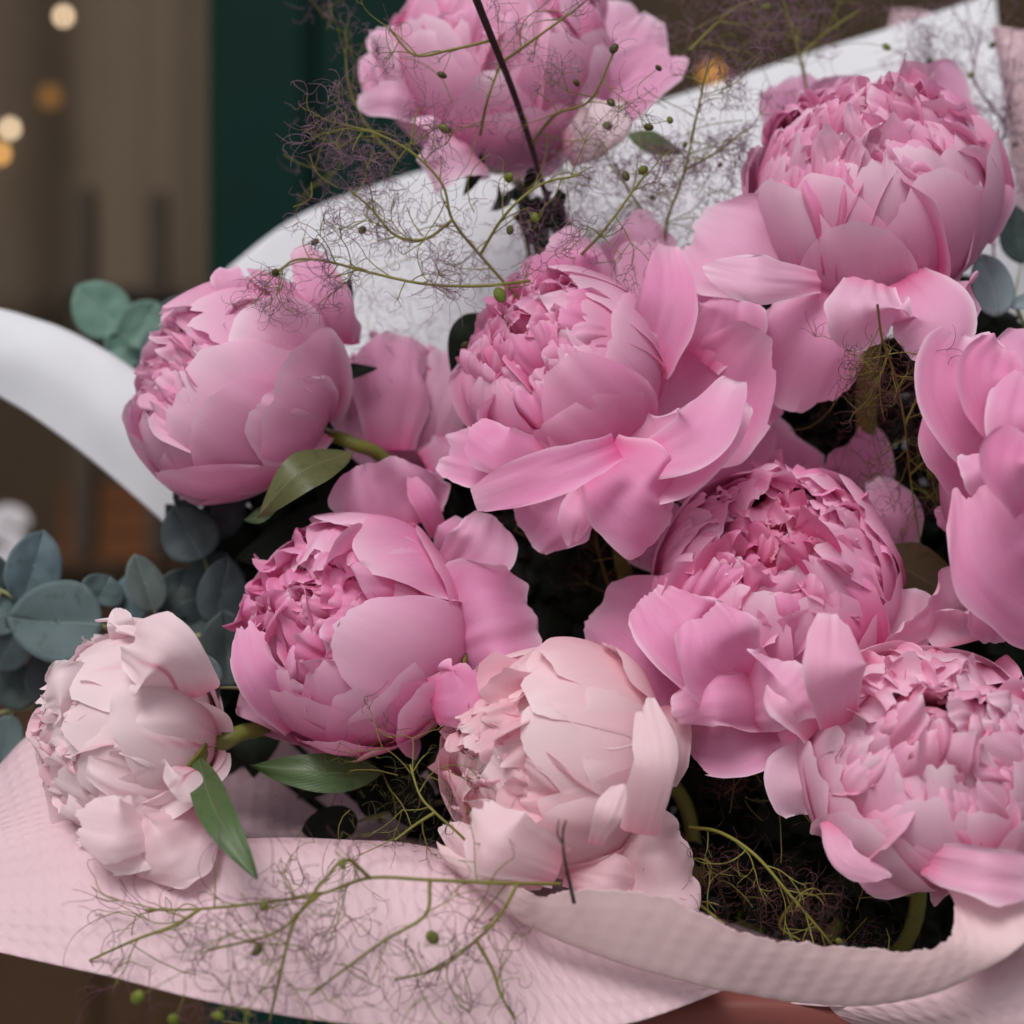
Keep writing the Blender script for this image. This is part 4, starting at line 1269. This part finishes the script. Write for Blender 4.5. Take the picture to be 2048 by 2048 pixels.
def strand(p, d, length, curlv, r, n=9):
    d = unit(d)
    ax = unit(r.normal(size=3))
    pts = [p]
    st = length / (n - 1)
    ang = curlv * r.uniform(.3, 1.4)
    for i in range(n - 1):
        ax = unit(ax + r.normal(size=3) * .30)
        d = unit(d + np.cross(ax, d) * ang + r.normal(size=3) * .07)
        p = p + d * st
        pts.append(p)
    return np.array(pts)


def smoke(label, lines, seed, dens=1.0, hair=M_HAIR, twig=M_TWIG, seeds=(), rpx=3.2, side=5, fluff=(), len_px=80, hl=60, dark_first=False, hr=1.0, end=True):
    """lines: main twigs through photo points; side twigs and hairs grow off them. fluff: extra clouds (px,py,y,radius,count)"""
    r = np.random.default_rng(seed)
    base = P(*lines[0][0])
    root = empty("smoke_bush_sprig", base)
    tag(root, label, "smoke bush", "wispy smoke bush sprigs")
    twigs, hairs = Bag(), Bag()
    tips = []

    def add_hair(p, d, n):
        for _ in range(max(1, int(n))):
            dd = unit(unit(d) * .5 + r.normal(size=3) * .8 * np.array([1, .55, 1]))
            pts = strand(p, dd, hl * SP * r.uniform(.5, 1.35), .55, r)
            V, F = tube(pts, np.linspace(.00014, .00008, len(pts)) * hr, 3, cap=False)
            hairs.add(V - base, F)

    def grow(p, d, ln, rad, lvl):
        pts = strand(p, d, ln, .16, r, 7)
        V, F = tube(pts, np.linspace(rad, rad * .7, len(pts)), 5, cap=False)
        twigs.add(V - base, F)
        e, de = pts[-1], pts[-1] - pts[-2]
        if lvl == 0:
            tips.append((e, de))
            add_hair(e, de, 4 * dens)
            return
        for _ in range(r.integers(2, 4)):
            grow(e, unit(unit(de) + r.normal(size=3) * .6 * np.array([1, .5, 1])), ln * r.uniform(.55, .8), rad * .72, lvl - 1)
        if r.random() < .6:
            m = pts[3]
            grow(m, unit(unit(de) + r.normal(size=3) * .9 * np.array([1, .5, 1])), ln * r.uniform(.4, .6), rad * .6, 0)

    for li, l in enumerate(lines):
        c = cat_rom([P(*p) for p in l], 10 * len(l))
        L_ = np.linalg.norm(np.diff(c, axis=0), axis=1).sum() / SP
        k = 2.4 if (dark_first and li == 0) else 1.0
        V, F = tube(c, np.linspace(rpx * k, rpx * .62 * k, len(c)) * SP, 7, cap=False)
        if dark_first and li == 0:
            o = link("main_stem", mesh_from("main_stem", V - base, F), M_TWIGD, root)
        else:
            twigs.add(V - base, F)
        n = int(side * L_ / 260) if not (dark_first and li == 0) else 0
        for _ in range(n):
            t = r.uniform(.12, 1)
            i = int(t * (len(c) - 2))
            tg = unit(c[i + 1] - c[i])
            d = unit(tg * .7 + r.normal(size=3) * .75 * np.array([1, .5, 1]))
            grow(c[i], d, len_px * SP * r.uniform(.5, 1.1), rpx * .42 * SP, r.integers(0, 3))
        if end:
            add_hair(c[-1], c[-1] - c[-2], 8 * dens)
    for (px, py, y, rad, cnt) in fluff:
        for _ in range(int(cnt * .55)):
            q = r.normal(size=3) * .5 * rad * SP * np.array([1, .5, 1])
            add_hair(P(px, py, y) + q, r.normal(size=3), 1)
        # little twigs that carry the cloud
        for _ in range(3):
            q = P(px, py, y) + r.normal(size=3) * .45 * rad * SP
            V, F = tube(strand(q, r.normal(size=3), rad * 1.2 * SP, .2, r, 7), .00022, 4, cap=False)
            twigs.add(V - base, F)
    if twigs.n:
        link("twig", twigs.mesh("twig"), twig, root)["kind"] = "stuff"
    o = link("hair", hairs.mesh("hair"), hair, root)
    o["kind"] = "stuff"
    SV, SF = seed_mesh()
    for (px, py, y, rad, m) in seeds:
        A = unitr(r.normal(size=(3, 3)))
        q, _ = np.linalg.qr(A)
        V = SV @ q * rad * SP + P(px, py, y) - base
        s = link("seed", mesh_from("seed", V, SF), m, root)
        # stalk from the seed to the nearest twig
        if tips:
            te = min([t[0] for t in tips] + [P(*p) for l in lines for p in l], key=lambda e: np.linalg.norm(e - P(px, py, y)))
            c = cat_rom([P(px, py, y), (P(px, py, y) + te) / 2 + r.normal(size=3) * .002, te], 8) - base
            V, F = tube(c, .00016, 4, cap=False)
            link("stalk", mesh_from("stalk", V, F), twig, s)
    return root


G_, B_ = M_SEED, M_SEEDD
smoke("smoke bush sprig on a dark brown stem crossing the highest peony", [
    [(945, -20, -.02), (985, 80, .0), (1025, 180, .02), (1062, 290, .04), (1085, 370, .05), (1120, 470, .07)],
    [(985, 80, .0), (900, 100, .0), (830, 110, .0), (780, 60, .0)],
    [(1010, 120, .01), (1080, 70, .0), (1150, 20, .0)],
    [(1062, 290, .04), (1110, 230, .02), (1180, 200, .01), (1230, 100, .0)],
    [(960, 270, .03), (975, 200, .01), (1000, 130, .01)]],
    201, dens=1.0, dark_first=True, rpx=3.4, side=6, seeds=[(1228, 97, .0, 11, B_), (1153, 166, .0, 10, B_), (1317, 136, .0, 9, B_), (1222, 205, .0, 10, B_), (1215, 252, .0, 10, G_), (1297, 254, .0, 11, B_), (1340, 240, .0, 10, G_), (890, 258, .0, 13, G_), (884, 150, .0, 11, B_)],
    fluff=[(1140, 330, .05, 110, 330), (1180, 300, .05, 90, 130), (1000, 250, .03, 130, 60)])
smoke("smoke bush sprig spreading over the white sheet above the middle peony", [
    [(1040, 600, .02), (960, 510, .01), (905, 440, .0), (885, 370, .0), (830, 310, .0), (760, 270, .0), (690, 250, .0)],
    [(905, 440, .0), (850, 478, -.005), (790, 470, -.005), (745, 420, -.005), (700, 380, -.005)],
    [(1060, 562, .0), (960, 572, -.01), (850, 568, -.01), (740, 545, -.01), (650, 522, -.01), (590, 520, -.01), (555, 545, -.012)],
    [(960, 510, .01), (1010, 430, .0), (1080, 370, .0), (1160, 350, .0)],
    [(1130, 540, .02), (1200, 470, .0), (1260, 390, .0), (1290, 350, .0)]],
    202, dens=1.15, side=9, rpx=3.4, seeds=[(1000, 590, -.02, 16, G_), (551, 546, -.014, 10, B_), (1286, 340, .0, 12, G_), (1252, 352, .0, 11, B_), (1018, 355, .0, 12, G_), (930, 690, .02, 9, B_), (630, 484, .0, 9, B_), (1070, 435, .0, 11, G_), (1020, 460, .0, 10, B_), (725, 460, -.003, 10, B_)],
    fluff=[(740, 420, .0, 90, 130), (900, 520, .0, 100, 150), (860, 420, .0, 120, 80), (1120, 440, .06, 120, 420), (760, 640, .06, 120, 120), (690, 350, .02, 100, 110), (860, 600, .1, 160, 160), (1100, 500, .03, 100, 160)])
smoke("smoke bush sprig in the gap between the middle and large round peonies", [
    [(1380, 620, .06), (1330, 480, .05), (1370, 340, .04), (1400, 200, .03), (1420, 120, .03)],
    [(1330, 480, .05), (1270, 400, .05), (1230, 330, .05)],
    [(1370, 340, .04), (1440, 300, .04), (1490, 260, .04)]],
    203, dens=1.3, side=10, seeds=[(1305, 395, .05, 10, B_), (1370, 290, .04, 9, B_), (1440, 330, .04, 8, B_)],
    fluff=[(1350, 400, .05, 150, 300), (1420, 330, .05, 110, 170), (1290, 320, .05, 120, 140), (1400, 560, .07, 100, 110), (1250, 430, .07, 120, 140)])
smoke("smoke bush sprig above the white sheet edge against the brown shop", [
    [(1640, 330, .09), (1610, 160, .08), (1585, 60, .08), (1560, -20, .08)],
    [(1600, 110, .08), (1660, 60, .08), (1720, 20, .08)],
    [(1380, 100, .05), (1430, 50, .05), (1480, 10, .05), (1560, -10, .05)]],
    204, dens=1.0, side=7, rpx=3.0, seeds=[(1532, 14, .05, 11, G_), (1773, 94, .07, 12, G_), (1522, 188, .09, 7, B_)],
    fluff=[(1440, 80, .08, 90, 110), (1540, 60, .1, 80, 60), (1370, 40, .08, 90, 70)])
smoke("smoke bush sprig in front of the white sheet beside the pink strip", [
    [(1990, 560, .10), (1985, 400, .10), (2010, 250, .10), (2030, 120, .10)],
    [(1985, 330, .10), (1930, 240, .10), (1880, 170, .10), (1850, 130, .10)],
    [(2010, 250, .10), (1950, 160, .10), (1960, 70, .10)]],
    205, dens=1.2, side=10, twig=M_HAIR, seeds=[(1860, 122, .1, 9, B_), (1985, 90, .1, 8, B_), (1942, 150, .1, 9, G_), (2030, 290, .1, 9, B_)],
    fluff=[(1900, 80, .1, 130, 90), (1960, 210, .1, 140, 130), (2010, 330, .1, 120, 110), (2030, 60, .1, 100, 50)])
smoke("smoke bush sprig with violet hairs lying over the broad pink paper", [
    [(1120, 1768, -.085), (1000, 1766, -.098), (860, 1760, -.10), (740, 1756, -.10), (640, 1788, -.10), (520, 1806, -.098), (400, 1818, -.09), (290, 1820, -.08)],
    [(1035, 1768, -.098), (1000, 1830, -.10), (952, 1880, -.10), (880, 1935, -.10), (790, 1960, -.10)],
    [(952, 1880, -.10), (985, 1940, -.10), (1002, 1990, -.10), (1030, 2040, -.10)],
    [(860, 1764, -.10), (850, 1830, -.105), (770, 1880, -.11), (700, 1930, -.11), (620, 1990, -.11)],
    [(740, 1756, -.10), (690, 1720, -.105), (640, 1770, -.11), (560, 1860, -.11), (420, 1900, -.10)],
    [(400, 1818, -.09), (350, 1850, -.09), (270, 1880, -.09), (180, 1920, -.08)],
    [(640, 1788, -.10), (590, 1840, -.11), (560, 1950, -.11), (540, 2040, -.1)]],
    206, dens=.45, side=5, hair=M_HAIRV, rpx=3.6, len_px=90, hl=105, hr=1.15, seeds=[(865, 1875, -.105, 14, G_), (515, 1900, -.11, 13, B_), (685, 1727, -.108, 10, G_), (528, 1812, -.1, 10, G_), (275, 1995, -.12, 15, G_), (436, 2032, -.12, 12, G_), (348, 2040, -.12, 13, G_)],
    fluff=[(600, 1870, -.11, 100, 70), (740, 1945, -.11, 110, 60), (480, 1960, -.115, 110, 50), (870, 1950, -.11, 70, 40), (450, 2030, -.11, 120, 25), (1000, 2010, -.10, 60, 14)])
smoke("smoke bush sprig arching through the dark gap above the torn paper", [
    [(1380, 1655, -.02), (1440, 1665, -.035), (1510, 1710, -.045), (1580, 1790, -.05), (1640, 1860, -.05), (1668, 1895, -.045)],
    [(1590, 1800, -.045), (1560, 1850, -.03), (1600, 1880, -.03)],
    [(1330, 1760, -.03), (1400, 1810, -.04), (1450, 1850, -.05)]],
    207, dens=.9, side=7, hair=M_HAIRR, rpx=4.0, seeds=[(1678, 1882, -.05, 8, G_)],
    fluff=[(1620, 1800, -.02, 130, 200), (1560, 1850, -.02, 110, 160), (1700, 1870, -.02, 120, 140), (1480, 1560, -.01, 70, 80), (1450, 1730, -.01, 110, 70)])
smoke("green stringy smoke bush sprig between round and palest peonies", [
    [(1030, 1780, -.05), (990, 1755, -.055), (930, 1680, -.06), (870, 1625, -.06), (840, 1590, -.055), (820, 1530, -.05)],
    [(870, 1625, -.06), (830, 1650, -.06), (790, 1680, -.06)]],
    208, dens=.7, side=6, hair=M_HAIRG, fluff=[(800, 1650, -.02, 120, 70), (760, 1590, .0, 100, 60), (850, 1570, -.01, 90, 40)])
tw = empty("twig", P(1148, 1800, -.10))
tag(tw, "short dark bare twig standing against the palest peony", "twig")
c = cat_rom([P(*p) for p in ((1148, 1805, -.095), (1138, 1760, -.105), (1128, 1710, -.108), (1126, 1665, -.106), (1132, 1640, -.104))], 24) - np.array(tw.location)
V, F = tube(c, np.linspace(3.8, 1.8, 24) * SP, 7)
link("stem", mesh_from("stem", V, F), M_TWIGD, tw)
c2 = cat_rom([c[14] , c[14] + np.array([-.002, 0, .004]), c[14] + np.array([-.0015, 0, .009])], 10)
V, F = tube(c2, np.linspace(2.2, 1.0, 10) * SP, 5)
link("side_shoot", mesh_from("side_shoot", V, F), M_TWIGD, tw)
smoke("rusty smoke bush sprig in the dark gap below the large peony", [
    [(1755, 610, -.065), (1765, 680, -.045), (1790, 750, -.02), (1810, 850, .0), (1820, 950, .02), (1850, 1150, .03)],
    [(1810, 850, .0), (1840, 770, .0), (1800, 755, .0)],
    [(1820, 950, .02), (1870, 900, .02), (1900, 850, .02)]],
    209, dens=.8, side=9, hair=M_HAIRR, rpx=2.6, end=False, fluff=[(1820, 900, .03, 150, 160), (1850, 740, .03, 130, 140), (1700, 820, .04, 130, 120)])
smoke("rusty smoke bush tuft in the dark gap below the middle peony", [
    [(1250, 1250, .06), (1210, 1150, .05), (1190, 1080, .04)]],
    210, dens=1.0, side=10, hair=M_HAIRR, rpx=2.4, fluff=[(1210, 1110, .04, 100, 110), (1060, 1060, .05, 90, 60), (1480, 1570, -.01, 60, 60)])
smoke("faint smoke bush wisps hanging against the dark green post", [
    [(800, 320, .05), (740, 260, .05), (700, 180, .05), (690, 100, .05)]],
    211, dens=.7, side=6, rpx=2.4, fluff=[(730, 300, .08, 90, 70), (710, 200, .08, 70, 25), (640, 10, .08, 50, 25), (700, 340, .07, 100, 60)])
